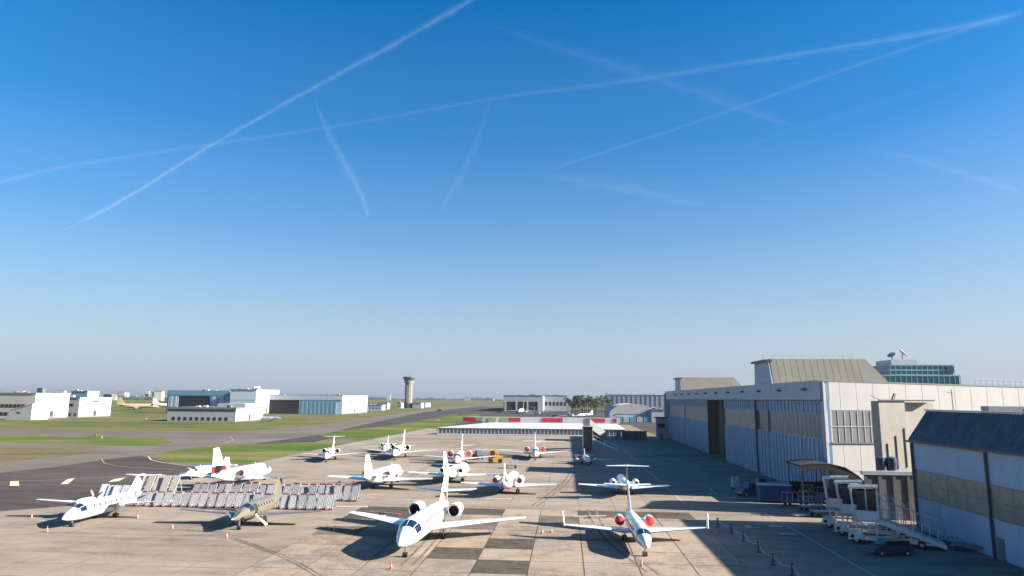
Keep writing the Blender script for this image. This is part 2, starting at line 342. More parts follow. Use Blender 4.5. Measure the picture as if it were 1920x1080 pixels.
# ------------------------------------------------------------------ aircraft
NOSE_JET = [(0, .02, -.42), (.012, .16, -.41), (.04, .40, -.34), (.08, .62, -.24), (.115, .76, -.16), (.15, .89, -.07), (.185, .97, -.02), (.23, 1, 0), (.58, 1, 0), (.68, .95, .04), (.78, .80, .15), (.88, .56, .32), (.96, .27, .46), (1, .07, .52)]
NOSE_PROP = [(0, .17, -.32), (.02, .30, -.30), (.06, .46, -.26), (.12, .60, -.2), (.16, .70, -.14), (.20, .88, -.06), (.25, .98, 0), (.3, 1, 0), (.6, 1, 0), (.72, .84, .1), (.84, .55, .28), (.95, .26, .42), (1, .08, .46)]
def aircraft(label, x, y, head, L, span, R, finH, tail='T', eng='aft', engR=.55, body=white, wingm=white, cover=None, exhaust_cover=None, winglet=0.0,
             sweep=.27, c0=None, c1=None, wb=None, yaw=0.0, stripe=None, tailspan=None, finm=None, finlow=None, nwin=6, clear=None, detail=True, engspan=None,
             cat='jet', name='business_jet', group='aircraft parked on the apron', prop=False, finrake=.75, door=False, engy=None, zbase=0.0, wheelcover=None, lowwing=-.62):
    """local +Y is forward, origin on the ground under the main gear"""
    t0 = thing(name, label, cat, (x, y, zbase), head+math.radians(yaw), group)
    clear = clear if clear is not None else R*.75
    zc = R+clear; wb = wb or .43*L; ny = wb+.115*L; prof = NOSE_PROP if prop else NOSE_JET
    if eng == 'aft' and not prop: pass
    def S(t, ang, k=1.0):                      # fuselage surface, ang from the top
        for i in range(len(prof)-1):
            if prof[i][0] <= t <= prof[i+1][0]:
                u = (t-prof[i][0])/(prof[i+1][0]-prof[i][0]); r = prof[i][1]*(1-u)+prof[i+1][1]*u; dz = prof[i][2]*(1-u)+prof[i+1][2]*u; break
        else: r, dz = prof[-1][1:]
        return Vector((R*r*k*math.sin(ang), ny-t*L, zc+R*dz+R*r*k*math.cos(ang)*1.04))
    # denser stations for a smooth skin
    def cr(t):
        ts = [p[0] for p in prof]
        i = max(0, min(len(ts)-2, next((k for k in range(len(ts)-1) if ts[k+1] >= t), len(ts)-2)))
        return i
    n = 20
    ts = []
    for i in range(len(prof)-1): ts += [prof[i][0], (prof[i][0]+prof[i+1][0])/2]
    ts.append(1.0)
    MB().loft([[S(t, 2*PI*j/n) for j in range(n)] for t in ts]).build('fuselage', body, t0, 50)
    # windshield panes and cabin windows lie on the skin
    def patch(nm, m, ta, tb, a0, a1, nt_=3, na=3, k=1.012, skew=0.0, par=None):
        vs = []; fs = []
        for i in range(nt_+1):
            for j in range(na+1):
                a = a0+(a1-a0)*j/na; vs.append(S(ta+(tb-ta)*i/nt_+skew*abs(math.sin(a)), a, k))
        for i in range(nt_):
            for j in range(na): o = i*(na+1)+j; fs.append((o, o+1, o+na+2, o+na+1))
        return MB().add(vs, fs).build(nm, m, par or t0, 60)
    ct = .175 if prop else .118
    for s in (-1, 1):
        patch('windshield_pane', glassd, ct-.004, ct+.052+.06*R/L, s*math.radians(2), s*math.radians(43), 4, 4, 1.015, .008)
        patch('side_window_pane', glassd, ct+.004, ct+.058+.07*R/L, s*math.radians(45.5), s*math.radians(82), 4, 3, 1.015, .010)
        if detail:
            for q in range(nwin):
                tq = .275+.34*q/max(1, nwin-1); h = .17/L
                patch('cabin_window', wind, tq-h, tq+h, s*(math.radians(64)-.16/R), s*(math.radians(64)+.17/R), 1, 2, 1.01)
        if stripe: patch('stripe', stripe, .06, .86, s*math.radians(97), s*math.radians(104), 20, 1, 1.008)
    if detail and not door: patch('door_outline', stripe_g, .225, .228, -math.radians(40), -math.radians(110), 1, 6, 1.01)
    # wings
    c0 = c0 or L*.21; c1 = c1 or c0*.36; hs_ = span/2
    def foil(cx, le, ch, z, th, vert=False):
        pr = [(0, 0), (.05, .5), (.25, 1), (.55, .72), (1, .06), (1, -.06), (.55, -.45), (.2, -.6), (.04, -.35)]
        return [(z+q*th*.5, le-p*ch, cx) if vert else (cx, le-p*ch, z+q*th*.5) for p, q in pr]
    leroot = c0*.42+.02*L; wz = zc+lowwing*R
    for s in (-1, 1):
        lt = leroot-hs_*sweep*1.15
        rings = [foil(s*R*.3, leroot+.2, c0*1.08, wz, c0*.13), foil(s*R*1.1, leroot, c0, wz+.03, c0*.12), foil(s*hs_*.55, leroot+(lt-leroot)*.5, c0*.5+c1*.5, wz+hs_*.055*.55, c0*.075), foil(s*hs_*.985, lt, c1, wz+hs_*.055, c1*.1)]
        wg = MB().loft(rings).build('wing', wingm, t0, 40)
        if detail:
            le_ = lambda u, z_, x_: [(x_, leroot+(lt-leroot)*u+.025, z_)]
            MB().tube([(s*R*1.15, leroot-.03, wz+.03), (s*hs_*.55, leroot+(lt-leroot)*.5-.02, wz+hs_*.055*.55), (s*hs_*.98, lt-.01, wz+hs_*.055)], [.075, .055, .03], 6).build('leading_edge', silver, wg, 50)
        if winglet:
            zt = wz+hs_*.055
            def vf(x_, z_, le, ch): return [(x_+q*.085, le-p*ch, z_) for p, q in [(0, 0), (.1, .7), (.4, 1), (1, .25), (1, -.25), (.4, -1), (.1, -.7)]]
            MB().loft([vf(s*(hs_-.03), zt-.06, lt+.05, c1*1.02), vf(s*(hs_+.03), zt+winglet*.4, lt-.25*winglet, c1*.8), vf(s*(hs_+.03+winglet*.08), zt+winglet, lt-.6*winglet-.1, c1*.5)]).build('winglet', wingm, wg, 40)
        if detail:
            MB().loft([foil(s*R*1.25, leroot-c0*.985, c0*.16, wz-.01, .09), foil(s*hs_*.6, leroot+(lt-leroot)*.56-(c0*.46+c1*.54)*.985, c0*.10, wz+hs_*.055*.6-.01, .06)]).build('flap', greyp if wingm is white else wingm, wg, 40)
    # fin
    fy = ny-L*.78; fz0 = zc+R*.55; fh = finH-fz0; fc = L*(.175 if tail == 'T' else .19); ft = fc*(.62 if tail == 'T' else .42)
    def vfoil(z, le, ch, th): return [(q*th*.5, le-p*ch, z) for p, q in [(0, 0), (.06, .5), (.3, 1), (.6, .7), (1, .05), (1, -.05), (.6, -.7), (.3, -1), (.06, -.5)]]
    lean = fh*finrake
    fm = finm or body
    fin = MB().loft([vfoil(fz0-.25, fy+fc*.35, fc*1.5, .28), vfoil(fz0+fh*.12, fy-.08*lean, fc*1.06, .26), vfoil(fz0+fh, fy-lean, ft, .15)]).build('fin', fm, t0, 40)
    if finlow: MB().loft([vfoil(fz0-.1, fy+fc*.30, fc*1.46, .31), vfoil(fz0+fh*.3, fy-lean*.24, fc*.98, .27)]).build('fin_band', finlow, fin, 40)
    MB().bar((0, fy-lean*.95-ft*.72, fz0+fh*.93), (0, fy-lean*.1-fc*.78, fz0+fh*.15), .17, .05).build('rudder_gap', stripe_g, fin)
    # tailplane
    tspan = tailspan or span*.36; tz = {'T': finH-.05, 'cruciform': fz0+fh*.34, 'low': zc+R*.45}[tail]
    uu = (tz-fz0)/fh; tl = fy-lean*uu-.15; tc = fc*.62
    for s in (-1, 1):
        MB().loft([foil(s*.02, tl, tc, tz, .16), foil(s*tspan/2, tl-tspan*.5*.45, tc*.48, tz+(.03 if tail == 'T' else .12), .07)]).build('tailplane', wingm, t0, 40)
    if tail == 'T': MB().lathe([(tl+.35, .03), (tl+.1, .13), (tl-tc*.6, .16), (tl-tc*1.15, .03)], (0, 0, tz), 'y', 8).build('tail_bullet', fm, t0, 50)
    # engines
    if eng == 'aft':
        ex = engspan/2 if engspan else R+engR*1.25; ez = zc+R*.42; ey = engy if engy is not None else ny-L*.575; el = engR*4.3
        for s in (-1, 1):
            c = (s*ex, ey, ez)
            e = MB().lathe([(-.05, engR*.80), (.02, engR*.92), (-.02-engR*.25, engR*1.04), (-el*.35, engR*1.1), (-el*.7, engR*.95), (-el, engR*.66), (-el+.02, engR*.60), (-el*.6, engR*.55)], c, 'y', 20, False).build('engine', body, t0, 50)
            MB().lathe([(-.03, engR*.81), (-.5*engR, engR*.78), (-1.1*engR, engR*.76), (-1.12*engR, .02)], c, 'y', 20, False).build('intake', black, e, 40)
            MB().lathe([(-1.0*engR, .02), (-.75*engR, engR*.12), (-1.05*engR, engR*.26)], c, 'y', 10, False).build('fan_spinner', silver, e, 40)
            MB().lathe([(-el+.03, engR*.61), (-el*.8, engR*.55), (-el*.79, .02)], c, 'y', 16, False).build('exhaust', black, e, 40)
            MB().lathe([(.035, engR*.84), (.045, engR*.92), (-.06, engR*.99), (-.08, engR*.97)], c, 'y', 20, False).build('intake_lip', silver, e, 40)
            if cover: MB().lathe([(-.12, engR*1.02), (.03, engR*1.03), (.11, engR*.85), (.15, .02)], c, 'y', 20).build('intake_cover', cover, e, 40)
            if exhaust_cover: MB().lathe([(-el+.15, engR*.72), (-el-.05, engR*.72), (-el-.1, .02)], c, 'y', 16).build('exhaust_cover', exhaust_cover, e, 40)
            MB().hexa([(s*R*.5, ey-el*.28, ez-.16), (s*(ex-engR*.8), ey-el*.28, ez-.1), (s*(ex-engR*.8), ey-el*.75, ez-.1), (s*R*.5, ey-el*.8, ez-.16),
                       (s*R*.5, ey-el*.28, ez+.1), (s*(ex-engR*.8), ey-el*.28, ez+.1), (s*(ex-engR*.8), ey-el*.75, ez+.1), (s*R*.5, ey-el*.8, ez+.1)]).build('pylon', body, t0)
    def propeller(c, d, rad, nb, par, ph=.4):
        pr = MB().lathe([(0, .22), (d*.25, .19), (d*.5, .03)], c, 'y', 12).build('spinner', silver, par, 50)
        for k in range(nb):
            a = ph+2*PI*k/nb; u = Vector((math.sin(a), 0, math.cos(a))); v = Vector((math.cos(a)*.06, .09, -math.sin(a)*.06)); cc = Vector(c)+Vector((0, d*.1, 0)); th = Vector((0, .02, 0))
            def sec(r, wd): p = cc+u*r; return [p-v*wd-th, p+v*wd-th, p+v*wd+th, p-v*wd+th]
            MB().loft([sec(.1, .6), sec(rad*.35, 1.25), sec(rad*.8, 1.1), sec(rad, .5)]).build('blade', dgrey, pr)
    if eng == 'pusher':
        for s in (-1, 1):
            c = (s*span*.155, -.2, wz+.3)
            e = MB().lathe([(2.0, .16), (1.8, .30), (.9, .42), (-.6, .40), (-1.6, .22)], c, 'y', 14).build('engine', body, t0, 50)
            MB().lathe([(2.02, .13), (2.03, .02)], c, 'y', 12).build('intake_cover', cover or black, e)
            propeller((c[0], c[1]-1.62, c[2]), -1, 1.25, 5, e, .3+s*.2)
    if eng == 'tractor':
        for s in (-1, 1):
            c = (s*span*.17, .9, wz+.22)
            e = MB().lathe([(1.1, .18), (.9, .30), (.2, .36), (-1.0, .30), (-1.9, .10)], c, 'y', 14).build('engine', body, t0, 50)
            propeller((c[0], c[1]+1.1, c[2]), 1, 1.05, 3, e, .3+s*.2)
    if eng == 'nose':
        propeller((0, ny, zc-.32*R), 1, 1.28, 4, t0, .8)
        for s in (-1, 1): MB().lathe([(0, .13), (-.5, .15)], (s*.52*R, ny-.07*L, zc-.5*R), 'y', 10).build('exhaust_stack', black, t0, 50)
    if eng == 'wing':
        for s in (-1, 1):
            for q in (.34,):
                c = (s*span*q*.5+s*.0, leroot-span*q*.5*sweep+1.6, wz-engR*.9)
                e = MB().lathe([(0, engR*.8), (.02, engR*.95), (-engR, engR*1.1), (-engR*3, engR*.8), (-engR*3.6, engR*.5)], c, 'y', 14, False).build('engine', body, t0, 50)
                MB().lathe([(-.03, engR*.82), (-.8*engR, engR*.78), (-.82*engR, .02)], c, 'y', 14, False).build('intake', black, e, 40)
    # landing gear
    wr = .3 if R < 1.5 else .55; tr = max(1.3*R, span*.08)
    def wheels(gx, gy, par, sp, r=wr):
        for s in (-1, 1):
            wl = MB().lathe([(-.09, r*.7), (-.1, r*.95), (-.05, r), (.05, r), (.1, r*.95), (.09, r*.7)], (gx+s*sp, gy, r), 'x', 16).build('wheel', wheelcover or tyre, par, 40)
            MB().lathe([(-.105, r*.5), (.105, r*.5)], (gx+s*sp, gy, r), 'x', 10).build('hub', silver, wl, 40)
    g = MB().bar((0, wb, wr), (0, wb+.05, zc-R*.7), .13).bar((-.14, wb, wr), (.14, wb, wr), .07).bar((0, wb+.05, zc-R*.95), (0, wb+.5, zc-R*.8), .05).build('nose_gear', strutm, t0)
    wheels(0, wb, g, .13, wr*.8)
    for s in (-1, 1):
        g = MB().bar((s*tr, 0, wr), (s*tr, .1, wz), .15).bar((s*tr-.2, 0, wr), (s*tr+.2, 0, wr), .08).bar((s*tr, .02, wz*.5), (s*tr*.6, .1, wz), .06).build('main_gear', strutm, t0)
        MB().box(s*tr+s*.2, s*tr+s*.23, -.3, .35, wz*.45, wz*.95).build('gear_door', body, g)
        wheels(s*tr, 0, g, .17)
    if door:   # opened airstair on the left side and the dark doorway behind it
        patch('doorway', black, .255, .255+.75/L, -math.radians(38), -math.radians(112), 3, 6, 1.012)
        yd = ny-.255*L-.4; zf = zc-R*.45
        st = MB().hexa([(-R*.95, yd-.35, zf-.12), (-R*.95, yd+.35, zf-.12), (-R-1.25, yd+.35, .12), (-R-1.25, yd-.35, .12), (-R*.95, yd-.35, zf), (-R*.95, yd+.35, zf), (-R-1.25, yd+.35, .22), (-R-1.25, yd-.35, .22)]).build('airstair', cream, t0)
        for k in range(4):
            u = (k+.5)/4; MB().box(-R*.95-u*(1.25+.05*R)-.12, -R*.95-u*(1.25+.05*R)+.1, yd-.33, yd+.33, zf*(1-u)+.2*u, zf*(1-u)+.2*u+.05).build('step', mgrey, st)
        for q in (-.36, .36): MB().bar((-R*.97, yd+q, zf+.55), (-R-1.2, yd+q, .75), .04).build('handrail', silver, st)
    if detail and not prop:
        for s in (-1, 1): patch('radome_seam', stripe_g, .075, .077, s*math.radians(2), s*math.radians(150), 1, 10, 1.006)
        for s in (-1, 1): patch('panel_seam', stripe_g, .655, .6565, s*math.radians(20), s*math.radians(150), 1, 8, 1.006)
    if detail: MB().bar((0, ny-.30*L, zc+R), (0, ny-.31*L, zc+R+.3), .04, .16).build('antenna', body, t0)
    return t0

CAM = PI          # facing the viewer's end of the apron
aircraft('large white jet with open black engine intakes before the dark patched slabs', -14.9, 76.2, CAM, 20.2, 20.6, 1.2, 6.9, tail='cruciform', engR=.72, sweep=.42, yaw=-3, wb=8.9, stripe=stripe_g, nwin=9, engspan=4.5, c0=4.3, tailspan=7.4, finrake=.8, engy=-2.2)
aircraft('white jet with tall upright winglets and red intake covers beside the row of bollards', 7.4, 77.6, CAM, 17.4, 15.4, .86, 5.0, tail='T', engR=.5, cover=red, winglet=1.35, sweep=.14, wb=7.4, stripe=stripe_r, engspan=3.25, engy=-.6, yaw=1, nwin=6, c0=2.8, clear=.75, wheelcover=None)
aircraft('champagne beige single propeller aircraft with its airstair door let down', -37.4, 82.2, CAM, 14.6, 17.4, .92, 4.5, tail='T', eng='nose', prop=True, body=beige, wingm=beige, wb=3.6, sweep=.03, c0=2.2, c1=1.1, door=True, yaw=2, clear=.85, tailspan=5.2, cat='propeller plane', name='propeller_plane', finrake=.55, nwin=7)
aircraft('white twin pusher propeller aircraft with high tailplane and red engine plugs beside the blast screens', -57.4, 84.3, CAM, 16.0, 17.2, .95, 4.4, tail='T', eng='pusher', wb=6.2, sweep=.04, c0=1.9, c1=.8, cover=red, stripe=stripe_g, yaw=3, clear=.62, tailspan=4.6, cat='propeller plane', name='propeller_plane', finrake=.85, nwin=6, lowwing=.1)
aircraft('white jet with dark red fin base standing behind the blast screens', -55.6, 116.5, 0, 19.5, 19.0, 1.15, 6.8, tail='cruciform', engR=.68, sweep=.38, stripe=None, finlow=darkred, exhaust_cover=darkred, cover=darkred, yaw=-4, nwin=10, finrake=.62)
aircraft('small white jet tucked behind the jet with the dark red fin base', -67.0, 128.0, CAM, 11.5, 13.4, .8, 3.3, tail='low', engR=.4, yaw=-14, stripe=stripe_g, nwin=4)
aircraft('white jet with high T tail parked beside the pale edge of the grass', -57.3, 166.5, CAM, 16.5, 14.5, .95, 5.2, tail='T', engR=.52, yaw=12, stripe=None, nwin=6)
aircraft('white jet with black intakes and tall pointed fin next to a small cabin plane', -42.3, 175.5, CAM, 18.5, 18.5, 1.12, 6.6, tail='low', engR=.6, yaw=5, stripe=stripe_g, sweep=.4, nwin=8)
aircraft('small white low tailed plane half hidden behind the tall finned jet by the grass', -50.5, 193.5, CAM, 12.5, 14.2, .85, 4.2, tail='low', engR=.42, yaw=9, stripe=stripe_b, nwin=5)
aircraft('white jet with red intake covers beside the small dark blue tow tractor', -24.6, 160.5, CAM, 17.8, 17.6, 1.05, 6.4, tail='cruciform', engR=.62, cover=red, yaw=4, stripe=None, sweep=.4, nwin=7, engspan=4.3)
aircraft('white jet with red intake covers between yellow loader and mobile stair', -8.0, 180.0, CAM, 17.2, 17.6, 1.0, 6.2, tail='cruciform', engR=.6, cover=red, yaw=3, stripe=None, sweep=.38, nwin=7, engspan=4.2)
aircraft('white jet facing away with broad fin, beside the end of the blast screens', -31.0, 117.0, 0, 18.8, 18.2, 1.2, 6.0, tail='low', engR=.6, exhaust_cover=darkred, yaw=-5, stripe=stripe_r, nwin=7, finrake=.7)
aircraft('white jet turned away with slim fin, standing behind the large black intake jet', -20.2, 127.0, 0, 17.5, 17.0, 1.05, 5.9, tail='cruciform', engR=.55, yaw=-6, stripe=None, nwin=7)
aircraft('white jet turned away with dark red exhaust plugs, beside the red dashed guide line', -9.2, 113.5, 0, 16.5, 15.6, 1.05, 5.2, tail='cruciform', engR=.58, exhaust_cover=darkred, yaw=-2, stripe=stripe_r, engspan=3.9, nwin=6)
aircraft('white jet facing away with wide flat T tail at the hangar shadow edge', 9.2, 115.0, 0, 16.0, 14.8, .9, 5.1, tail='T', engR=.5, yaw=0, stripe=stripe_b, tailspan=6.4, engspan=3.6, sweep=.16, nwin=5)
aircraft('small white twin propeller plane standing before the mobile boarding steps', 4.6, 166, CAM, 10.5, 12.8, .72, 3.3, tail='low', eng='tractor', yaw=5, sweep=.04, c0=1.9, stripe=stripe_g, cat='propeller plane', name='propeller_plane', nwin=4)

# ------------------------------------------------------------------ the big hangar on the right
HX = 40.0
YC = onX(1550, 850, HX)[0]; YE = onX(1252, 824, HX)[0]; Y1 = onX(1445, 850, HX)[0]; Y2 = onX(1420, 850, HX)[0]; Y3 = onX(1361, 830, HX)[0]; Y4 = onX(1329, 820, HX)[0]
HT = 18.0; HD = 15.1
hg = thing('hangar', 'long aircraft hangar tinted shade blue with ribbed sliding doors and grey window band', 'hangar', (HX, YC, 0))
LY = lambda Y: Y-YC
leafm_ = mat('door_leaf_shade_blue', (.33, .44, .56), .5, var=.14, scale=.35, stretch=(1, 1, .12))  # shade blue put into the colour, kept darker than the ribs
def leaf(y0, y1, xo, band=True):
    L = y1-y0; n = max(1, round(L/2.05)); p = L/n
    d = MB().box(xo, xo+.18, y0, y1, .15, HD).box(xo-.10, xo-.003, y0+.02, y1-.02, 2.1, 2.3).build('door_leaf', leafm_, hg)
    for k in range(n+1):
        yy = y0+p*k; MB().box(xo-.3, xo-.002, max(y0, yy-.2), min(y1, yy+.2), .2, 8.9).box(xo-.08, xo-.003, max(y0, yy-.13), min(y1, yy+.13), 8.9, 13).box(xo-.3, xo-.002, max(y0, yy-.2), min(y1, yy+.2), 13, HD-.02).build('rib', cladd2, d)
        if k < n:
            MB().box(xo-.2, xo-.002, yy+p*.5-.14, yy+p*.5+.14, 2.32, 8.9).build('rib', cladd2, d); MB().box(xo-.2, xo-.002, yy+p*.5-.14, yy+p*.5+.14, 13, HD-.02).build('rib', cladd2, d)
            MB().box(xo-.05, xo-.004, yy+.16, yy+p-.16, 9.1, 12.85).build('pane', winp, d)
    return d
leaf(LY(YC)+1.2, LY(Y1)-.25, .10); leaf(LY(Y1)+.25, LY(Y2)-.25, .45); leaf(LY(Y2)+.25, LY(Y3)-.3, .10)
n = 4; yy = LY(Y4)+.3
for k in range(n): leaf(yy+(LY(YE)-2-yy)*k/n+.08, yy+(LY(YE)-2-yy)*(k+1)/n-.08, .10+.25*(k % 2))
for Yp in (Y1, Y2): pbox('door_post', dgrey, hg, -.15, .5, LY(Yp)-.22, LY(Yp)+.22, 0, HD+.05)
pbox('corner_post', cladd, hg, -.05, .9, 0, 1.17, 0, HD)
pbox('end_post', fasc, hg, -1.2, .8, LY(YE)-1.9, LY(YE), 0, HT-.6)
# recessed open doorway with brown inner leaves
pbox('doorway_back', brownm, hg, 3.0, 3.2, LY(Y3)-.2, LY(Y4)+.2, 0, HD)
for k in range(6):
    a = LY(Y3)+(LY(Y4)-LY(Y3))*k/6; pbox('inner_leaf', brownm, hg, 2.5+.2*(k % 2), 2.7+.2*(k % 2), a+.15, a+(Y4-Y3)/6-.15, .1, HD-.3)
for a in (LY(Y3), LY(Y4)): pbox('doorway_jamb', brownm, hg, -.1, 2.9, a-.24, a+.24, 0, HD+.02)
pbox('wall_base', greywall, hg, .08, .9, LY(YC)+1.2, LY(Y3)-.35, 0, .14)
pbox('fascia', fasc, hg, -.55, 1.0, 0, LY(YE), HD+.06, HT)
pbox('door_track', dgrey, hg, -.35, .9, .3, LY(YE)-1, HD-.12, HD+.055)
pbox('parapet_cap', greyp, hg, -.7, 1.1, -.1, LY(YE)+.1, HT+.005, HT+.22)
for k in range(11):
    a = 6+k*13.5
    f = MB().box(-1.25, -.56, a-.5, a+.5, HT-1.35, HT-1.05).bar((-.56, a, HT-.7), (-1.1, a, HT-1.05), .08).build('floodlight', dgrey, hg)
# gable wall turned a little towards the sun, made of panels
ga = math.radians(10); gx = math.cos(ga); gy = math.sin(ga); GL = 74
def gw(s, off=0): return (s*gx+off*gy, s*gy-off*gx)      # along the wall, off = outwards
def gbox(b, s0, s1, o0, o1, z0, z1):
    p = [gw(s0, o1), gw(s1, o1), gw(s1, o0), gw(s0, o0)]
    return b.hexa([(*q, z0) for q in p]+[(*q, z1) for q in p])
gbox(MB(), .0, GL, -.5, 0, 0, 16.4).build('gable_wall', greywall, hg)
pw = 2.75
def ztop(s): return HT-.02*s
W0, W1 = 1.1, 8.6
for k in range(int(GL/pw)):
    s0 = k*pw+.03; s1 = (k+1)*pw-.03
    zs = [(.1, 4.3), (4.36, 8.6), (13.55, ztop(s0))] if s1 < W1+.4 else [(.1, 4.3), (4.36, 8.6), (8.66, 13.5), (13.55, ztop(s0))]
    for (z0, z1) in zs: gbox(MB(), s0, s1, .003, .07, z0, z1).build('wall_panel', claddl, hg)
gbox(MB(), .03, W0-.05, .003, .09, 8.66, 13.5).build('wall_panel', claddl, hg)
wn = gbox(MB(), W0, W1, .003, .03, 8.66, 13.5).build('window', wing_, hg)
for k in range(8):
    s = W0+(W1-W0)*k/7; gbox(MB(), s-.05, s+.05, .031, .09, 8.7, 13.46).build('mullion', greyp, wn)
gbox(MB(), W0, W1, .031, .12, 11.0, 11.1).build('transom', greyp, wn)
gbox(MB(), W0-.2, W1+.2, .075, .25, 8.5, 8.64).build('sill', mgrey, wn)
b = MB()
for k in range(28):
    s = k*GL/28; b.hexa([(*gw(s, .12), ztop(s)+.003), (*gw(s+GL/28, .12), ztop(s+GL/28)+.003), (*gw(s+GL/28, -.6), ztop(s+GL/28)+.003), (*gw(s, -.6), ztop(s)+.003),
                         (*gw(s, .12), ztop(s)+.2), (*gw(s+GL/28, .12), ztop(s+GL/28)+.2), (*gw(s+GL/28, -.6), ztop(s+GL/28)+.2), (*gw(s, -.6), ztop(s)+.2)])
b.build('gable_capping', mgrey, hg)
gbox(MB(), -.05, .25, .08, .2, 0, HT-.1).build('corner_trim', plasterw, hg)
b = MB()
for k in range(46): s = 26+k; q = gw(s, -.3); b.bar((q[0], q[1], ztop(s)+.2), (q[0], q[1], ztop(s)+1.2), .05)
q0 = gw(26, -.3); q1 = gw(71, -.3)
for h in (.65, 1.2): b.bar((*q0, ztop(26)+h), (*q1, ztop(71)+h), .05)
b.build('roof_railing', galv, hg)
MB().hexa([(1, .6, 16.2), (*gw(GL, -.6), 16.2), (*gw(GL, -LY(YE)), 16.2), (1, LY(YE)-.3, 16.2), (1, .6, 16.5), (*gw(GL, -.6), 16.5), (*gw(GL, -LY(YE)), 16.5), (1, LY(YE)-.3, 16.5)]).build('roof', roofpale, hg)
pbox('far_wall', greywall, hg, .9, 60, LY(YE)-.4, LY(YE), 0, 16.1)
# raised roof monitors
def monitor(ya, yb, L, zt):
    a, b2 = LY(ya), LY(yb); r0 = a+(b2-a)*.2; r1 = a+(b2-a)*.93; L0 = L
    mo = MB().prism([(a-.6, 15.5), (r0, zt-.15), (r1, zt-.15), (b2, 15.5)], 'x', .25, .5).build('monitor_front', fasc, hg)
    MB().box(-.5, .9, r0-.35, r1+.1, zt-.55, zt-.1).build('monitor_eave', dgrey, mo)
    ro = MB().hexa([(.51, a-.6, 15.5), (L0+5.5, a-.6, 15.5), (L0+5.5, b2, 15.5), (.51, b2, 15.5), (.51, r0, zt), (L0, r0, zt), (L0, r1, zt), (.51, r1, zt)]).build('monitor_roof', roofb, hg)
    for k in range(int(L0/1.3)):
        x = .6+k*1.3; MB().bar((x, a-.55, 15.6), (x, r0, zt+.0), .045).build('roof_seam', roofb, ro)
    b = MB()
    for k in range(10): b.bar((.6+k*(L0-1)/9, (r0+r1)/2, zt), (.6+k*(L0-1)/9, (r0+r1)/2, zt+.9), .05)
    b.bar((.6, (r0+r1)/2, zt+.9), (L0-.4, (r0+r1)/2, zt+.9), .05).build('ridge_rail', galv, ro)
ym0 = onX(1447, 717, HX)[0]; ym1 = onX(1411, 700, HX)[0]
zt1 = onX(1437, 673, HX)[1]
monitor(ym0, ym1, 19, zt1)
yn1 = onX(1264, 720, HX)[0]; yn0 = onX(1273, 720, HX)[0]
monitor(yn0-4, yn1, 19, onX(1265, 709, HX)[1])

# ------------------------------------------------------------------ stair block, yard wall and open shelter between the two hangars
yb = 96; xa, ztb = onY(1647, 752, yb); xb = onY(1702, 752, yb)[0]; xc = onY(1738, 752, yb)[0]
t = thing('stair_block', 'plain beige stair block between the white gable wall and the blue roofed shed', 'building', (xa, yb, 0), math.radians(12)); w1 = xb-xa; w2 = xc-xa
MB().prism([(0, 0), (w1, 0), (w1, 7), (6.2, 7)], 'z', 0, ztb).build('wall', plaster, t)
pbox('set_back_wall', plaster, t, w1+.003, w2+2.5, .8, 6.9, 0, ztb-.15)
MB().prism([(-.2, -.15), (w2+1.9, -.15), (w2+1.9, 7.2), (6.2, 7.2)], 'z', ztb+.003, ztb+.2).build('roof_edge', dgrey, t)
MB().bar((.6, .5, ztb+.2), (-.9, .3, ztb+.75), .12).bar((w1-1.3, .5, ztb+.2), (w1-.9, .5, ztb+1.0), .3).build('roof_fixture', mgrey, t)
for k in range(3): pbox('pipe', mgrey, t, .8+k*1.3, .88+k*1.3, -.1, -.003, 6+k*.2, 9.5+k)
t = thing('yard_wall', 'dark concrete yard wall with pale beam beside the open shelter', 'wall')
ya = 94.3; wa = onY(1622, 890, ya)[0]; wb_, wz_ = onY(1702, 884, ya)
pbox('wall', dkwall, t, wa, wb_+1.5, ya, ya+.4, 0, wz_-.5); pbox('beam', greyp, t, wa-.4, wb_+1.5, ya-.15, ya+.5, wz_-.48, wz_)
for k in range(4): pbox('pier', dkwall, t, wa+k*(wb_-wa)/3-.2, wa+k*(wb_-wa)/3+.2, ya-.1, ya-.003, 0, wz_-.5)
for (px, w_) in ((1652, 1.3), (1672, 1.6)):
    x, z = onY(px, 872, 95.2); tag(MB().lathe([(wz_, w_*.38), (wz_+.9, w_*.45), (wz_+1.6, w_*.42), (wz_+1.75, w_*.15)], (x, 95.3, 0), 'z', 14).build('water_tank', dkblue, None, 40), 'dark blue %s tank on the yard wall beam' % ('narrow' if w_ < 1.4 else 'wide'), 'tank')
sh = thing('open_shelter', 'open equipment shelter with dark curved sheet roof on posts', 'shelter')
ysh = 107.5; pts = [onY(px, py, ysh) for px, py in ((1497, 871), (1520, 868), (1550, 868), (1580, 875), (1604, 890), (1624, 909))]
pr = pts+[(p[0], p[1]-.12) for p in reversed(pts)]
rf = MB().prism(pr, 'y', ysh-1, ysh+6).build('roof', mat('dark_sheet_roof', (.028, .026, .026), .6, var=.3), sh)
for k in range(7):
    y_ = ysh-.9+k*1.1
    b = MB()
    for a, c in zip(pts[:-1], pts[1:]): b.bar((a[0], y_, a[1]-.22), (c[0], y_, c[1]-.22), .12, .18)
    b.build('rafter', dgrey, rf)
for y_ in (ysh-.6, ysh+5.4):
    for q in (0, 2, 5): pbox('post', dgrey, sh, pts[q][0]+.2, pts[q][0]+.32, y_, y_+.18, 0, pts[q][1]-.15)

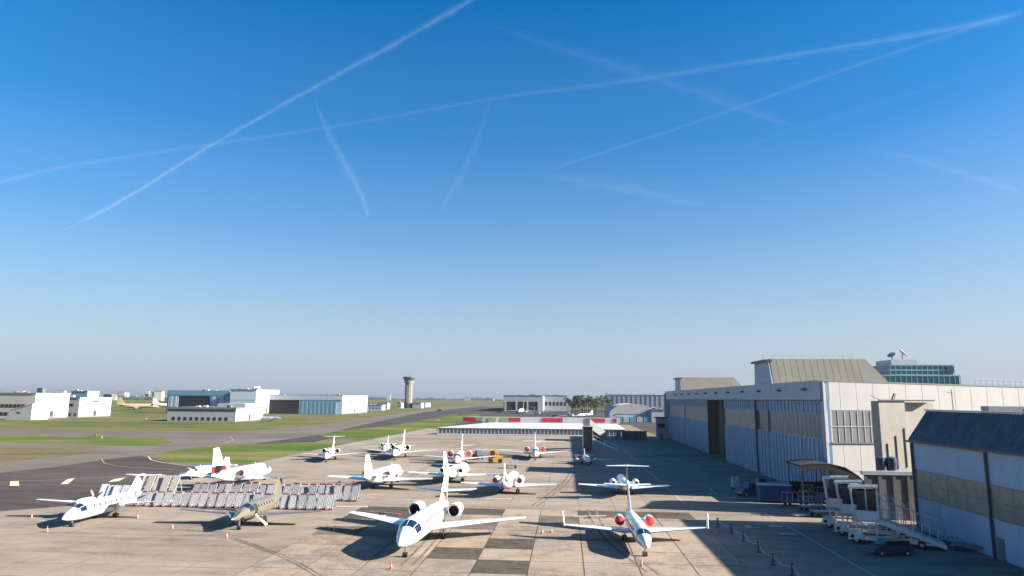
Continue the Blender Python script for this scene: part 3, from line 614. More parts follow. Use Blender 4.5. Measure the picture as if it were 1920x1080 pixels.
pbox('shade_panel', mat('shelter_shade_and_board', (.022, .022, .025), .7, var=.3), sh, pts[0][0]+.3, pts[5][0]-.2, ysh+5.75, ysh+5.85, 0, pts[5][1]-.3)  # near-black panel added to paint the dark space under the roof
MB().prism([(pts[0][0]+.1, pts[0][1]-.9), (pts[0][0]+.1, pts[0][1]-.15), (pts[2][0], pts[2][1]-.15), (pts[4][0], pts[4][1]-.15), (pts[4][0], pts[4][1]-.9), (pts[2][0], pts[2][1]-.9)], 'y', ysh-.98, ysh-.88).build('fascia_board', MATS['shelter_shade_and_board'], sh)
for k, (dx, dy, hh, m_, lb) in enumerate(((1.2, 1, 1.7, dkblue, 'tall dark blue crate under the shelter roof'), (3.2, 2, 1.3, blue, 'blue crate under the middle of the shelter roof'), (5.2, 1.2, 2.0, dgrey, 'dark grey locker under the shelter roof'), (7.2, 2, 1.2, dkblue, 'low dark blue crate beside the yard wall'), (2.4, 4.2, 2.2, dgrey, 'tall dark rack at the back of the shelter'))):
    t = thing('storage_crate', lb, 'crate', (pts[0][0]+dx, ysh+dy, 0), rnd.uniform(-.1, .1)); MB().box(-.75, .75, -.6, .6, .12, hh).build('body', m_, t); MB().box(-.8, .8, -.65, .65, hh+.003, hh+.1).build('lid', mgrey, t)
    for s_ in (-1, 1): MB().box(s_*.6-.08, s_*.6+.08, -.6, .6, 0, .115).build('runner', dgrey, t)

# ------------------------------------------------------------------ near shed with blue roof
NX = 41.6
YN = onX(1712, 860, NX)[0]; YK = 34.0
EZ = onX(1712, 828, NX)[1]; RX, RZ = onY(1738, 771, YN)
sd = thing('workshop_shed', 'workshop tinted shade blue with slate blue ribbed roof and tall wired windows', 'building')
pbox('wall', cladd, sd, NX, NX+.3, YK, YN, 0, EZ)
post = onX(1857, 950, NX)[0]; bay = YN-post
k = 0; yy = YN
def corr(b, y0, y1, z0, z1):
    n = max(1, int((y1-y0)/.33)); p = (y1-y0)/n
    for q in range(n): b.add([(NX-.004, y0+q*p, z0), (NX-.05, y0+(q+.35)*p, z0), (NX-.05, y0+(q+.65)*p, z0), (NX-.004, y0+(q+1)*p, z0), (NX-.004, y0+q*p, z1), (NX-.05, y0+(q+.35)*p, z1), (NX-.05, y0+(q+.65)*p, z1), (NX-.004, y0+(q+1)*p, z1)], [(0,1,5,4),(1,2,6,5),(2,3,7,6)])
    return b
while yy > YK+3:
    y1 = yy-.35; y0 = max(YK, yy-bay+.35)
    corr(MB(), y0, y1, 7.05, EZ-.15).build('cladding', cladd2, sd); corr(MB(), y0, y1, .1, 3.75).build('cladding', cladd2, sd)
    wv = pbox('window', mgrey, sd, NX-.04, NX-.003, y0, y1, 3.8, 7.0)
    for c in range(4):
        for r in range(2):
            a = y0+(y1-y0)*c/4; pbox('pane', winy, wv, NX-.06, NX-.043, a+.08, a+(y1-y0)/4-.08, 3.88+r*1.56, 5.36+r*1.56)
    pbox('sill', greyp, wv, NX-.16, NX-.042, y0, y1, 3.68, 3.78)
    pbox('column', fasc, sd, NX-.12, NX-.003, yy-.35, yy+.3, 0, EZ-.1)
    pbox('drainpipe', dgrey, sd, NX-.34, NX-.14, yy-.42, yy-.2, 0, EZ-.15)
    yy -= bay
pbox('gutter', dgrey, sd, NX-.55, NX+.2, YK, YN+.3, EZ-.08, EZ+.14)
yd_ = onX(1877, 1010, NX)[0]; dr = pbox('door', mgrey, sd, NX-.12, NX-.055, yd_-.5, yd_+.5, 0, 2.1); pbox('handle', silver, dr, NX-.18, NX-.13, yd_-.4, yd_-.3, 1, 1.1)
b = MB(); n = int((YN-YK)/.55)
for q in range(n):
    y0 = YK+(YN-YK)*q/n; y1 = YK+(YN-YK)*(q+1)/n; ym = y0+(y1-y0)*.75; yt = (ym+y1)/2
    b.add([(NX-.4, y0, EZ+.15), (RX, y0, RZ), (RX, ym, RZ), (NX-.4, ym, EZ+.15)], [(0,1,2,3)])
    b.add([(NX-.4, ym, EZ+.15), (RX, ym, RZ), (RX, yt, RZ+.16), (NX-.4, yt, EZ+.31)], [(0,1,2,3)])
    b.add([(NX-.4, yt, EZ+.31), (RX, yt, RZ+.16), (RX, y1, RZ), (NX-.4, y1, EZ+.15)], [(0,1,2,3)])
b.build('roof_slope', roofblue, sd)
pbox('roof_flat', roofpale, sd, RX+.01, RX+28, YK, YN+.2, RZ-.4, RZ-.1)
pbox('ridge_cap', greyp, sd, RX-.2, RX+.3, YK, YN+.25, RZ+.02, RZ+.22)
MB().prism([(NX+.3, 0), (NX+30, 0), (NX+30, RZ-.4), (RX, RZ-.15), (NX+.3, EZ)], 'y', YN-.3, YN).build('end_wall', plaster, sd)
MB().bar((RX+2, YN-2, RZ-.1), (RX+2, YN-2, RZ+2.6), .08).bar((RX+2, YN-2, RZ+2.2), (RX+1.4, YN-2, RZ+2.3), .06).build('roof_mast', mgrey, sd)
for (q, hh) in ((9, .7), (16, .5)):
    pbox('roof_vent', mgrey, sd, RX+2, RX+9, YN-q, YN-q+1.5, RZ-.09, RZ+hh)

# ------------------------------------------------------------------ glass office with dishes beyond the hangar
OY = 262.0
X_ = lambda px: onY(px, 700, OY)[0]; Z_ = lambda py, px=1730: onY(px, py, OY)[1]
of = thing('glass_office', 'teal glass office block with stepped floors and roof dishes beyond the hangar', 'building')
def floors(x0, x1, z0, z1, n, d, inset=0):
    pbox('core', teal, of, x0+.3, x1-.3, OY+inset+.3, OY+d, z0, z1)
    for f in range(n+1): z = z0+(z1-z0)*f/n; pbox('floor_band', tealf, of, x0, x1, OY+inset, OY+d+.3, z-.2, z+.2)
    m = int((x1-x0)/1.8)
    for q in range(m+1): x = x0+(x1-x0)*q/m; pbox('mullion', tealf, of, x-.08, x+.08, OY+inset+.02, OY+inset+.29, z0+.21, z1-.21)
floors(X_(1648), X_(1800), 10, Z_(704), 2, 30); floors(X_(1676), X_(1797), Z_(704)+.25, Z_(684), 2, 28, 2.5)
pbox('roof_plant', greyp, of, X_(1685), X_(1735), OY+5, OY+18, Z_(684)+.25, Z_(673))
pbox('sign_panel', dkblue, of, X_(1782), X_(1796), OY+2.2, OY+2.45, Z_(698), Z_(686))
for (px, py, r, tilt, nm) in ((1697, 665, 1.5, -.5, 'left'), (1717, 661, 2.1, .6, 'right')):
    c = Vector((X_(px), OY+9, Z_(py)))
    d = MB(); rings = []
    ax = Vector((math.sin(tilt), -.35, math.cos(tilt)*.75)).normalized(); u = ax.cross(Vector((0, 1, 0))).normalized(); v = ax.cross(u)
    for (h, rr) in ((0, .05), (.12, .4), (.4, .75), (.75, 1), (.80, 1.0), (.45, .75), (.17, .4), (.06, .05)):
        rings.append([c+ax*(h*r*.6)+u*(rr*r*math.cos(2*PI*j/18))+v*(rr*r*math.sin(2*PI*j/18)) for j in range(18)])
    d.loft(rings).bar(c+ax*.1, c+ax*(r*1.1), .12).bar(c, (c.x, c.y, Z_(673)), .3)
    tag(d.build('satellite_dish', plasterw, None, 40), 'white satellite dish on the glass office roof, %s' % ('the smaller one' if r < 1.8 else 'the larger steeply tilted one'), 'dish')

# ------------------------------------------------------------------ rows of movable blast screens
def screen(kind, label, group):
    t = thing('blast_screen', label, 'blast screen', group=group)
    h, ln = {'plain': (2.9, 1.3), 'dark': (2.2, 1.0), 'front': (1.95, 1.0), 'back': (2.2, 1.0)}[kind]; wd = .98
    m = panelc if kind == 'plain' else (greyp if kind == 'dark' else panelg)
    def at(u): return (ln*u+.25, .28+(h-.28)*u)        # y, z up the lean
    b = MB()
    for q in range(5):                                   # folded sheet
        x0 = -wd/2+wd*q/5; x1 = x0+wd/5; xm0 = x0+.05; xm1 = x1-.05
        (ya_, za), (yb_, zb) = at(0), at(1)
        b.add([(x0, ya_, za), (xm0, ya_-.05, za), (xm1, ya_-.05, za), (x1, ya_, za), (x0, yb_, zb), (xm0, yb_-.05, zb), (xm1, yb_-.05, zb), (x1, yb_, zb)], [(0,1,5,4),(1,2,6,5),(2,3,7,6)])
        b.add([(x0, ya_+.03, za), (x1, ya_+.03, za), (x1, yb_+.03, zb), (x0, yb_+.03, zb)], [(3,2,1,0)])
    b.build('panel', m, t)
    for s in (-1, 1):
        MB().bar((s*(wd/2+.03), *at(0)), (s*(wd/2+.03), *at(1)), .06, .1).bar((s*(wd/2-.02), at(.9)[0]+.02, at(.9)[1]), (s*(wd/2-.02), ln+1.0, .2), .07).build('frame', galv if kind != 'plain' else panelc, t)
    if kind in ('front', 'back'): MB().box(-wd/2+.03, wd/2-.14, at(1)[0]-.12, at(1)[0]+.06, h-.08, h+.07).build('cap', pinkred, t)
    MB().box(-wd/2-.05, wd/2+.05, .1, .22, .12, .26).box(-wd/2-.05, wd/2+.05, ln+.9, ln+1.05, .12, .26).box(-wd/2, -wd/2+.1, .22, ln+.9, .14, .24).box(wd/2-.1, wd/2, .22, ln+.9, .14, .24).build('base', mgrey, t)
    if kind in ('front', 'back'):
        MB().box(-.32, .05, -.12, .09, .1, .42).build('ballast', conew, t); MB().box(.1, .32, -.12, .09, .1, .3).build('ballast', pinkred, t)
    for s in (-1, 1): MB().lathe([(-.05, .11), (.05, .11)], (s*wd*.4, .16, .11), 'x', 10).build('wheel', tyre, t, 40)
    return t
def row(kind, label, group, x0, x1, y, n, skip=()):
    pro = screen(kind, label, group)
    for k in range(n):
        if k in skip: continue
        o = pro if k == 0 else copy_tree(pro)
        o.location = (x0+(x1-x0)*k/(n-1)+rnd.uniform(-.05, .05), y+rnd.uniform(-.15, .15)-.012*k, 0); o.rotation_euler = (0, 0, rnd.uniform(-.09, .09)); o.scale = (1, rnd.uniform(.9, 1.1), rnd.uniform(.93, 1.05))
row('front', 'grey red capped blast screen in the front row behind the propeller planes', 'front row of blast screens', G(236, 951)[0], G(620, 955)[0], G(430, 953)[1], 23)
row('back', 'grey red capped blast screen in the rear row before the parked jets', 'rear row of blast screens', G(355, 936)[0], G(668, 938)[0], G(500, 937)[1], 20)
row('plain', 'tall cream blast screen without a red cap at the end of the rear row', 'cream blast screens', G(270, 926)[0], G(336, 926)[0], 102.8, 5)
row('dark', 'bare grey blast screen standing apart by the dark asphalt', 'bare grey blast screens', G(184, 941)[0], G(226, 941)[0], G(205, 941)[1], 4)

# ------------------------------------------------------------------ cones and bollards
def cone(px, py, label):
    x, y = G(px, py); t = thing('traffic_cone', label, 'cone', (x, y, .02 if X0 < x < X0+9*SX and Y0 < y < Y0+8*SY else 0), rnd.uniform(0, 1), 'orange cones around the aircraft')
    t.scale = (.78, .78, .78)
    MB().box(-.24, .24, -.24, .24, 0, .05).build('base', orange, t); MB().lathe([(.05, .17), (.3, .12)], (0, 0, 0), 'z', 12).lathe([(.52, .075), (.8, .035)], (0, 0, 0), 'z', 12).build('body', orange, t, 40)
    MB().lathe([(.3, .121), (.52, .076)], (0, 0, 0), 'z', 12).build('band', conew, t, 40)
for px, py, lb in ((59, 972, 'orange cone off the right wing of the pusher propeller aircraft'), (88, 997, 'orange cone in front of the nose of the pusher propeller aircraft'), (323, 992, 'orange cone under the wing tip of the beige propeller aircraft'), (425, 1009, 'orange cone in front of the beige propeller aircraft nose'),
                   (733, 1068, 'orange cone in front of the large jet with black intakes'), (627, 996, 'orange cone at the wing tip shadow of the large jet with black intakes'), (1017, 1001, 'first orange cone of two between the large jet and the winglet jet'), (1034, 999, 'second orange cone of two between the large jet and the winglet jet'),
                   (1203, 1062, 'orange cone in front of the winglet jet with red covers'), (1343, 1003, 'orange cone beside the bollard rope near the winglet jet'), (258, 972, 'orange cone behind the pusher propeller aircraft wing'), (1030, 880, 'orange cone beside the red dashed line')):
    cone(px, py, lb)
bp = [(1346, 988), (1371, 1000), (1394, 1015), (1422, 1036), (1450, 1060), (1486, 1080)]
bw = [G(*p) for p in bp]+[(19.3, 58.5)]
for k, (x, y) in enumerate(bw):
    t = thing('bollard', 'dark blue rope bollard at the edge of the hangar shade', 'bollard', (x, y, 0), 0, 'rope bollards')
    MB().lathe([(0, .26), (.08, .26), (.14, .14), (.2, .11)], (0, 0, 0), 'z', 12).build('base', dgrey, t, 40); MB().lathe([(.2, .11), (.85, .11), (1.0, .14), (1.06, .05)], (0, 0, 0), 'z', 12).build('post', blue, t, 40)
for a, c in zip(bw[:-1], bw[1:]):
    p = [(a[0]+(c[0]-a[0])*u, a[1]+(c[1]-a[1])*u, .9-1.6*u*(1-u)) for u in [i/8 for i in range(9)]]
    tag(MB().tube(p, .035, 6).build('rope', conew, None, 40), 'pale rope hanging between two dark blue bollards', 'rope', 'ropes between the bollards')

# ------------------------------------------------------------------ ground vehicles
def wheel4(t, pts, r=.35, w_=.22):
    for (x, y) in pts:
        wl = MB().lathe([(-w_/2, r*.8), (-w_/2, r*.95), (-w_*.3, r), (w_*.3, r), (w_/2, r*.95), (w_/2, r*.8)], (x, y, r), 'x', 16).build('wheel', tyre, t, 40)
        MB().lathe([(-w_/2-.01, r*.5), (w_/2+.01, r*.5)], (x, y, r), 'x', 10).build('rim', greyp, wl, 40)
def boarding_steps(x, y, rz, label, base=2.5, top=6.0, full=True, group=None):
    """mobile covered steps: chassis, platform with tall cabin, stair flight with hoops; local +X runs down the flight"""
    t = thing('boarding_steps', label, 'boarding steps', (x, y, 0), rz, group)
    MB().prism([(-2.4, .45), (-2.2, 1.05), (-1.2, 1.2), (-.9, .62), (5.6, .62), (5.6, .45)], 'y', -1.05, 1.05).build('chassis', white, t)
    for s in (-1, 1): MB().prism([(-2.5, .4), (-2.45, .95), (-2.0, 1.12), (-1.3, 1.05), (-1.1, .55)], 'y', s*.8 if s < 0 else .62, s*1.12 if s < 0 else 1.12).build('fender', white, t)
    MB().prism([(-2.3, .6), (-2.25, .9), (-1.9, 1.0), (-1.9, .6)], 'y', -1.135, -1.125).build('headlight', wind, t)
    for (wx, wy) in ((-1.7, -.95), (-1.7, .95), (4.3, -.95), (4.3, .95)):
        wl = MB().lathe([(-.13, .3), (-.1, .4), (.1, .4), (.13, .3)], (wx, wy, .4), 'y', 16).build('wheel', tyre, t, 40); MB().lathe([(-.14, .2), (.14, .2)], (wx, wy, .4), 'y', 10).build('rim', greyp, wl, 40)
    MB().box(-2.0, 0.6, -1.1, 1.1, base-.18, base).build('platform', greyp, t)
    for (lx, ly) in ((-1.6, -.9), (-1.6, .9), (.3, -.9), (.3, .9)): MB().bar((lx, ly, .75), (lx, ly, base-.18), .12).build('leg', white, t)
    MB().bar((.3, -.92, .8), (3.4, -.92, base-1.2), .08).bar((3.4, -.92, .8), (3.4, -.92, base-1.25), .08).bar((-1.6, -.92, .8), (.3, -.92, base-.25), .07).bar((-1.6, .92, base-.25), (.3, .92, .8), .07).build('brace', white, t)
    # cabin: open frame with slanted roof
    cb = MB().hexa([(-2.2, -1.12, top-.35), (.7, -1.12, top-.15), (.7, 1.12, top-.15), (-2.2, 1.12, top-.35), (-2.2, -1.12, top-.15), (.7, -1.12, top+.03), (.7, 1.12, top+.03), (-2.2, 1.12, top-.15)]).build('canopy_roof', white, t)
    for (cx, cy) in ((-1.7, -1.05), (-1.7, 1.05), (.55, -1.05), (.55, 1.05)): MB().bar((cx-(.35 if cx < 0 else 0), cy, top-.3), (cx, cy, base), .14).build('canopy_post', white, t)
    for cy in (-1.06, 1.06):
        pn = MB().hexa([(-1.55, cy-.02, base), (.45, cy-.02, base), (.45, cy+.02, base), (-1.55, cy+.02, base), (-1.6, cy-.02, base+.95), (.45, cy-.02, base+.95), (.45, cy+.02, base+.95), (-1.6, cy+.02, base+.95)]).build('side_panel', white, t)
        for k in range(2): MB().box(-1.45+k*1.0, -.6+k*1.0, cy-.03, cy+.03, base+1.0, top-.5).build('window', wind, pn)
    MB().box(-1.75, -1.69, -1.0, 1.0, base, base+1.0).build('gate', white, t)
    # flight of steps
    xe = 6.5; fl = MB()
    fl.hexa([(.6, -.95, base-.35), (xe, -.95, .15), (xe, .95, .15), (.6, .95, base-.35), (.6, -.95, base-.05), (xe, -.95, .42), (xe, .95, .42), (.6, .95, base-.05)])
    f = fl.build('flight', white, t)
    for k in range(11): u = (k+.5)/11; MB().box(.6+(xe-.6)*u-.24, .6+(xe-.6)*u+.22, -.9, .9, base-.05-(base-.47)*u+.01, base-.05-(base-.47)*u+.1).build('tread', greyp, f)
    for cy in (-1.0, 1.0):
        MB().hexa([(.6, cy-.04, base-.2), (xe, cy-.04, .2), (xe, cy+.04, .2), (.6, cy+.04, base-.2), (.6, cy-.04, base+.12), (xe, cy-.04, .58), (xe, cy+.04, .58), (.6, cy+.04, base+.12)]).build('stringer', white, f)
    for k in range(8):
        u = (k+.3)/8; x_ = .7+(xe-.8)*u; z_ = base-.05-(base-.47)*u
        hh = 2.3 if k > 4 else 2.9
        MB().tube([(x_, .98, z_), (x_+.12, 1.02, z_+hh*.5), (x_+.02, 1.0, z_+hh*.85), (x_-.3, .9, z_+hh)], .05, 6).build('hoop', white, t, 50)
    MB().tube([(.7+(xe-.8)*u, 1.02, base-.05-(base-.47)*u+1.15) for u in (0, .5, 1)], .04, 6).tube([(4.4, .98, 3.3), (xe, .98, 2.6)], .06, 6).build('handrail', cream, t, 50)
    return t
rs = math.radians(-22)
for (px, py, lb) in ((1640, 1019, 'white covered boarding steps with ramp nearest the grey car'), (1611, 1004, 'middle white covered boarding steps of the parked trio'), (1585, 990, 'white covered boarding steps of the trio next to the luggage dollies')):
    x, y = G(px, py); boarding_steps(x, y, rs, lb, group='covered boarding steps beside the shed')
def car(label, px, py, rz, m, name='parked_car', cat='car', L=4.2, van=False):
    x, y = G(px, py); t = thing(name, label, cat, (x, y, 0), rz)
    h = 1.45 if not van else 2.1
    MB().prism([(-L/2, .35), (-L/2, .8), (-L/2+.1, .92), (L/2-1.0, .9), (L/2-.1, .72), (L/2, .6), (L/2, .35)], 'x', -.85, .85).build('body', m, t)
    c = [(-L/2+.15, .92), (-L/2+.5, h), (L*.12, h), (L/2-1.05, .91)] if not van else [(-L/2+.04, .92), (-L/2+.1, h), (L*.2, h), (L/2-.9, .91)]
    cb = MB().prism(c, 'x', -.76, .76).build('cabin', m, t)
    MB().prism([(L*.13, h-.08), (L/2-1.08, 1.0), (L/2-1.03, 1.0), (L*.155, h-.06)], 'x', -.68, .68).build('windscreen', glassd, cb)
    for s in (-1, 1): MB().prism([(-L/2+.45, .98), (-L/2+.62, h-.1), (L*.1, h-.1), (L/2-1.3, .98)], 'x', s*.765-.008, s*.765+.008).build('side_window', glassd, cb)
    for s in (-1, 1): MB().box(s*.55-.15, s*.55+.15, L/2-.06, L/2+.01, .55, .68).build('headlight', silver, t)
    wheel4(t, [(-.78, -L*.31), (.78, -L*.31), (-.78, L*.3), (.78, L*.3)], .31, .2); return t
car('dark grey parked car in front of the white boarding steps', 1668, 1040, math.radians(98), dgrey)
def dolly(px, py, rz, label, m=mgrey, rails=5, L=3.6, hoops=True, group='luggage dollies in the shade'):
    x, y = G(px, py); t = thing('luggage_dolly', label, 'dolly', (x, y, 0), rz, group)
    MB().box(-L/2, L/2, -.75, .75, .5, .62).build('deck', m, t)
    for k in range(9): MB().lathe([(-.68, .05), (.68, .05)], (-L/2+.25+k*(L-.5)/8, 0, .68), 'y', 8).build('roller', silver, t, 40)
    if hoops:
        for k in range(rails):
            x_ = -L/2+.1+k*(L-.2)/(rails-1); MB().tube([(x_, -.72, .62), (x_, -.72, 1.7), (x_, -.5, 1.9), (x_, .5, 1.9), (x_, .72, 1.7), (x_, .72, .62)], .035, 6).build('hoop', galv, t, 40)
    MB().bar((L/2, 0, .5), (L/2+1.1, 0, .3), .07).build('tow_bar', dgrey, t)
    for (wx, wy) in ((-L*.36, -.62), (-L*.36, .62), (L*.36, -.62), (L*.36, .62)): MB().lathe([(-.08, .2), (-.06, .24), (.06, .24), (.08, .2)], (wx, wy, .24), 'y', 12).build('wheel', tyre, t, 40)
dolly(1492, 948, .25, 'blue edged luggage dolly with hoops beside the blue container', blue); dolly(1524, 957, .25, 'grey luggage dolly with hoops next to the covered steps', mgrey, 6); dolly(1534, 938, .25, 'luggage dolly with close hoops under the shelter edge', dgrey, 7)
dolly(1545, 968, .3, 'low bare luggage dolly between the hooped dollies and the steps', dkblue, hoops=False)
dolly(1795, 1022, -.5, 'bare white deck dolly by the shed wall', greyp, hoops=False); dolly(1822, 1034, -.5, 'bare grey deck dolly by the shed drainpipe', mgrey, hoops=False)
def container(px, py, rz, label, m, sx, sy, sz, lid=None):
    x, y = G(px, py); t = thing('equipment_container', label, 'container', (x, y, 0), rz)
    bd = MB().box(-sx/2, sx/2, -sy/2, sy/2, .3, sz).build('body', m, t)
    for k in range(6): MB().box(-sx/2+.1+k*(sx-.2)/5-.04, -sx/2+.1+k*(sx-.2)/5+.04, -sy/2-.04, -sy/2-.002, .32, sz-.03).build('rib', m, bd)
    MB().box(-sx/2-.06, sx/2+.06, -sy/2-.06, sy/2+.06, sz+.003, sz+.12).build('lid', lid or m, t)
    for s in (-1, 1):
        for q in (-1, 1): MB().lathe([(-.07, .2), (.07, .2)], (s*sx*.38, q*sy*.38, .2), 'y', 12).build('wheel', tyre, t, 40)
container(1452, 941, -.05, 'large blue equipment container with white lid', blue, 4.6, 2.6, 2.5, plasterw)
container(1379, 917, 0, 'small white service box at the edge of the lit strip', plasterw, 1.1, 1.0, 1.9)
def tractor(px, py, rz, label, m):
    x, y = G(px, py); t = thing('tow_tractor', label, 'tow tractor', (x, y, 0), rz)
    MB().prism([(-1.6, .4), (-1.6, 1.0), (.3, 1.05), (.5, 1.25), (1.5, 1.15), (1.6, .4)], 'x', -.8, .8).build('body', m, t)
    cb = MB().prism([(-1.0, 1.05), (-.9, 2.1), (.25, 2.1), (.5, 1.25)], 'x', -.72, .72).build('cab', m, t)
    for s in (-1, 1): MB().prism([(-.85, 1.2), (-.78, 1.95), (.15, 1.95), (.32, 1.3)], 'x', s*.725-.006, s*.725+.006).build('window', glassd, cb)
    MB().box(-.6, .6, 1.6, 1.75, .5, .75).build('bumper', yellow, t)
    wheel4(t, [(-.72, -1), (.72, -1), (-.72, 1), (.72, 1)], .4, .26)
tractor(1403, 930, 2.0, 'blue tow tractor beside the white lidded container', blue); tractor(1424, 921, 1.7, 'dark blue tow tractor behind the white lidded container', dkblue)
tractor(896, 861, .6, 'small dark blue tow tractor between two jets with red covers', dkblue)
# yellow loader
x, y = G(929, 868); t = thing('yellow_loader', 'yellow cab loader vehicle standing between two jets with red covers', 'loader', (x, y, 0), .15)
MB().prism([(-1.7, .5), (-1.7, 1.5), (1.7, 1.5), (1.7, .5)], 'y', -1, 1).build('body', yellow, t)
cb = MB().prism([(-1.5, 1.5), (-1.4, 3.0), (-.1, 3.0), (.1, 1.5)], 'y', -.8, .8).build('cab', yellow, t)
for s in (-1, 1): MB().prism([(-1.3, 1.8), (-1.25, 2.8), (-.25, 2.8), (-.1, 1.8)], 'y', s*.81-.01, s*.81+.01).build('window', glassd, cb)
MB().bar((.9, 0, 1.5), (-.6, 0, 4.0), .3).build('boom', yellow, t)
for (wx, wy) in ((-1.1, -.9), (-1.1, .9), (1.1, -.9), (1.1, .9)): MB().lathe([(-.15, .4), (-.12, .55), (.12, .55), (.15, .4)], (wx, wy, .55), 'y', 14).build('wheel', tyre, t, 40)
dolly(957, 878, .2, 'lone grey service cart behind the yellow loader', mgrey, 4, 3.0, True, 'service carts on the apron')
for (px, py, rz_, lb) in ((1108, 972, .2, 'pale aircraft tow bar lying on the concrete beside the winglet jet'), (720, 966, -.3, 'pale aircraft tow bar lying behind the large black intake jet'), (640, 905, .1, 'aircraft tow bar lying left of the broad finned jet')):
    x, y = G(px, py); t = thing('tow_bar', lb, 'tow bar', (x, y, .02), rz_, 'aircraft tow bars')
    MB().bar((-2.2, 0, .28), (2.0, 0, .28), .11).build('shaft', greyp, t); MB().bar((2.0, 0, .28), (2.5, .3, .22), .09).bar((2.0, 0, .28), (2.5, -.3, .22), .09).build('fork', red, t); MB().bar((-.3, -.35, .2), (-.3, .35, .2), .07).build('axle', dgrey, t)
    for s_ in (-1, 1): MB().lathe([(-.05, .17), (.05, .17)], (-.3, s_*.38, .18), 'y', 12).build('wheel', tyre, t, 40)
# open mobile stair far down the apron
x, y = G(1102, 846); t = thing('mobile_stair', 'tall mobile boarding stair with enclosed tower before the exhibition pavilion', 'boarding steps', (x, y, 0), 0)
MB().box(-1.5, -1.3, -1.5, 1.5, .3, 7).box(1.3, 1.5, -1.5, 1.5, .3, 7).box(-1.3, 1.3, 1.3, 1.5, .3, 7).box(-1.5, 1.5, -1.5, 1.5, 7.003, 7.2).build('tower', plaster, t)
MB().box(-1.2, 1.2, -.6, -.4, .3, 6.6).build('opening', brownm, t)
f = MB().hexa([(1.55, -1.2, 3.2), (8.6, -1.2, .2), (8.6, 1.2, .2), (1.55, 1.2, 3.2), (1.55, -1.2, 3.7), (8.6, -1.2, .6), (8.6, 1.2, .6), (1.55, 1.2, 3.7)]).build('flight', bluel, t)
for s in (-1.25, 1.25): MB().bar((1.55, s, 4.7), (8.6, s, 1.6), .1).bar((1.55, s, 3.5), (1.55, s, 4.7), .1).bar((5, s, 2.1), (5, s, 3.2), .1).bar((8.6, s, .5), (8.6, s, 1.6), .1).build('handrail', greyp, f)
MB().hexa([(-1.2, 1.6, 6.5), (.8, 1.6, 6.5), (6.5, 12, 2.2), (3.8, 12, 2.2), (-1.2, 1.6, 9.2), (.8, 1.6, 9.2), (6.5, 12, 4.6), (3.8, 12, 4.6)]).build('covered_gangway', mgrey, t)
for k in range(5): MB().bar((1.6+k*1.2, 4+k*1.5, .2), (1.6+k*1.2, 4+k*1.5, 4.2-k*.5), .18).build('strut', greyp, t)
MB().box(-1.7, 1.7, -1.8, 3.2, .2, .29).build('base', mgrey, t)

# ------------------------------------------------------------------ exhibition pavilion at the end of the apron
PY = G(960, 816)[1]
xl = onY(822, 812, PY)[0]; xr = onY(1172, 812, PY)[0]; pz = onY(960, 803.5, PY)[1]
pv = thing('exhibition_pavilion', 'long low white pavilion with crimson and lime panels along its back parapet', 'pavilion')
PB = PY+52
pbox('front_wall', mgrey, pv, xl, xr, PY+.5, PY+.8, 0, pz-.1)
MB().hexa([(xl-.5, PY, pz-.09), (xr+.5, PY, pz-.09), (xr+.5, PB, pz+.2), (xl+16, PB, pz+.2), (xl-.5, PY, pz+.12), (xr+.5, PY, pz+.12), (xr+.5, PB, pz+.6), (xl+16, PB, pz+.6)]).build('roof', roofpale, pv)
n = int((xr-xl)/1.55)
for k in range(n+1): pbox('post', greyp, pv, xl+(xr-xl)*k/n-.14, xl+(xr-xl)*k/n+.14, PY+.2, PY+.44, 0, pz-.1)
pbox('plinth', plasterw, pv, xl-.5, xr+.5, PY-2.5, PY+.1, 0, .35)
zp0 = pz+.62; zp1 = onY(1000, 782, PB)[1]
pbox('parapet', roofpale, pv, xl+5, xr+2, PB-.6, PB, zp0, zp1)
for k, (p0, p1, m) in enumerate([(868, 891, redpan), (893, 905, lime), (915, 931, lime), (939, 953, lime), (953, 976, redpan), (1016, 1055, redpan), (1097, 1134, redpan), (1149, 1156, redpan)]):
    a = onY(p0, 788, PB)[0]; c = onY(p1, 788, PB)[0]; pbox('sign_panel', m, pv, a, c, PB-.75, PB-.605, zp0+.5, zp1-.35)
# site fence, blue tank trailer, dark screen wall, gate kiosk
x0 = onY(1168, 815, 268)[0]
t = thing('screen_wall', 'dark slatted screen wall at the far end of the hangar shade', 'wall'); x1 = onY(1212, 815, 268)[0]
pbox('panel', dkwall, t, x0, x1, 268, 268.3, 0, onY(1190, 808, 268)[1])
for k in range(5): pbox('post', dgrey, t, x0+k*(x1-x0)/4-.12, x0+k*(x1-x0)/4+.12, 267.8, 267.99, 0, onY(1190, 807, 268)[1])
x, y = G(1159, 824); t = thing('tank_trailer', 'blue and white tank trailer beside the pavilion end', 'trailer', (x, y, 0))
MB().lathe([(-1.6, .5), (-1.5, 1.0), (1.5, 1.0), (1.6, .5)], (0, 0, 2.0), 'y', 16).build('tank', bluel, t, 40); MB().box(-1.1, 1.1, -1.7, 1.7, .7, 1.0).build('frame', blue, t); MB().box(-.8, .8, -1.9, -1.65, 1.1, 3.6).build('cabinet', stripe_b, t)
wheel4(t, [(-.9, -1), (.9, -1), (-.9, 1), (.9, 1)], .4, .25)
x, y = G(1240, 824); t = thing('gate_kiosk', 'narrow beige gate kiosk with flat roof by the hangar end', 'kiosk', (x, y, 0))
MB().box(-1.8, 1.8, -1.5, 1.5, 0, 8.0).build('wall', plaster, t); MB().box(-2.4, 2.4, -2, 2, 8.003, 8.5).build('roof', mgrey, t); MB().box(-.5, .5, -1.54, -1.505, .1, 2.3).build('door', dgrey, t); MB().box(-1.3, 1.3, -1.54, -1.505, 4.5, 6).build('window', wind, t)

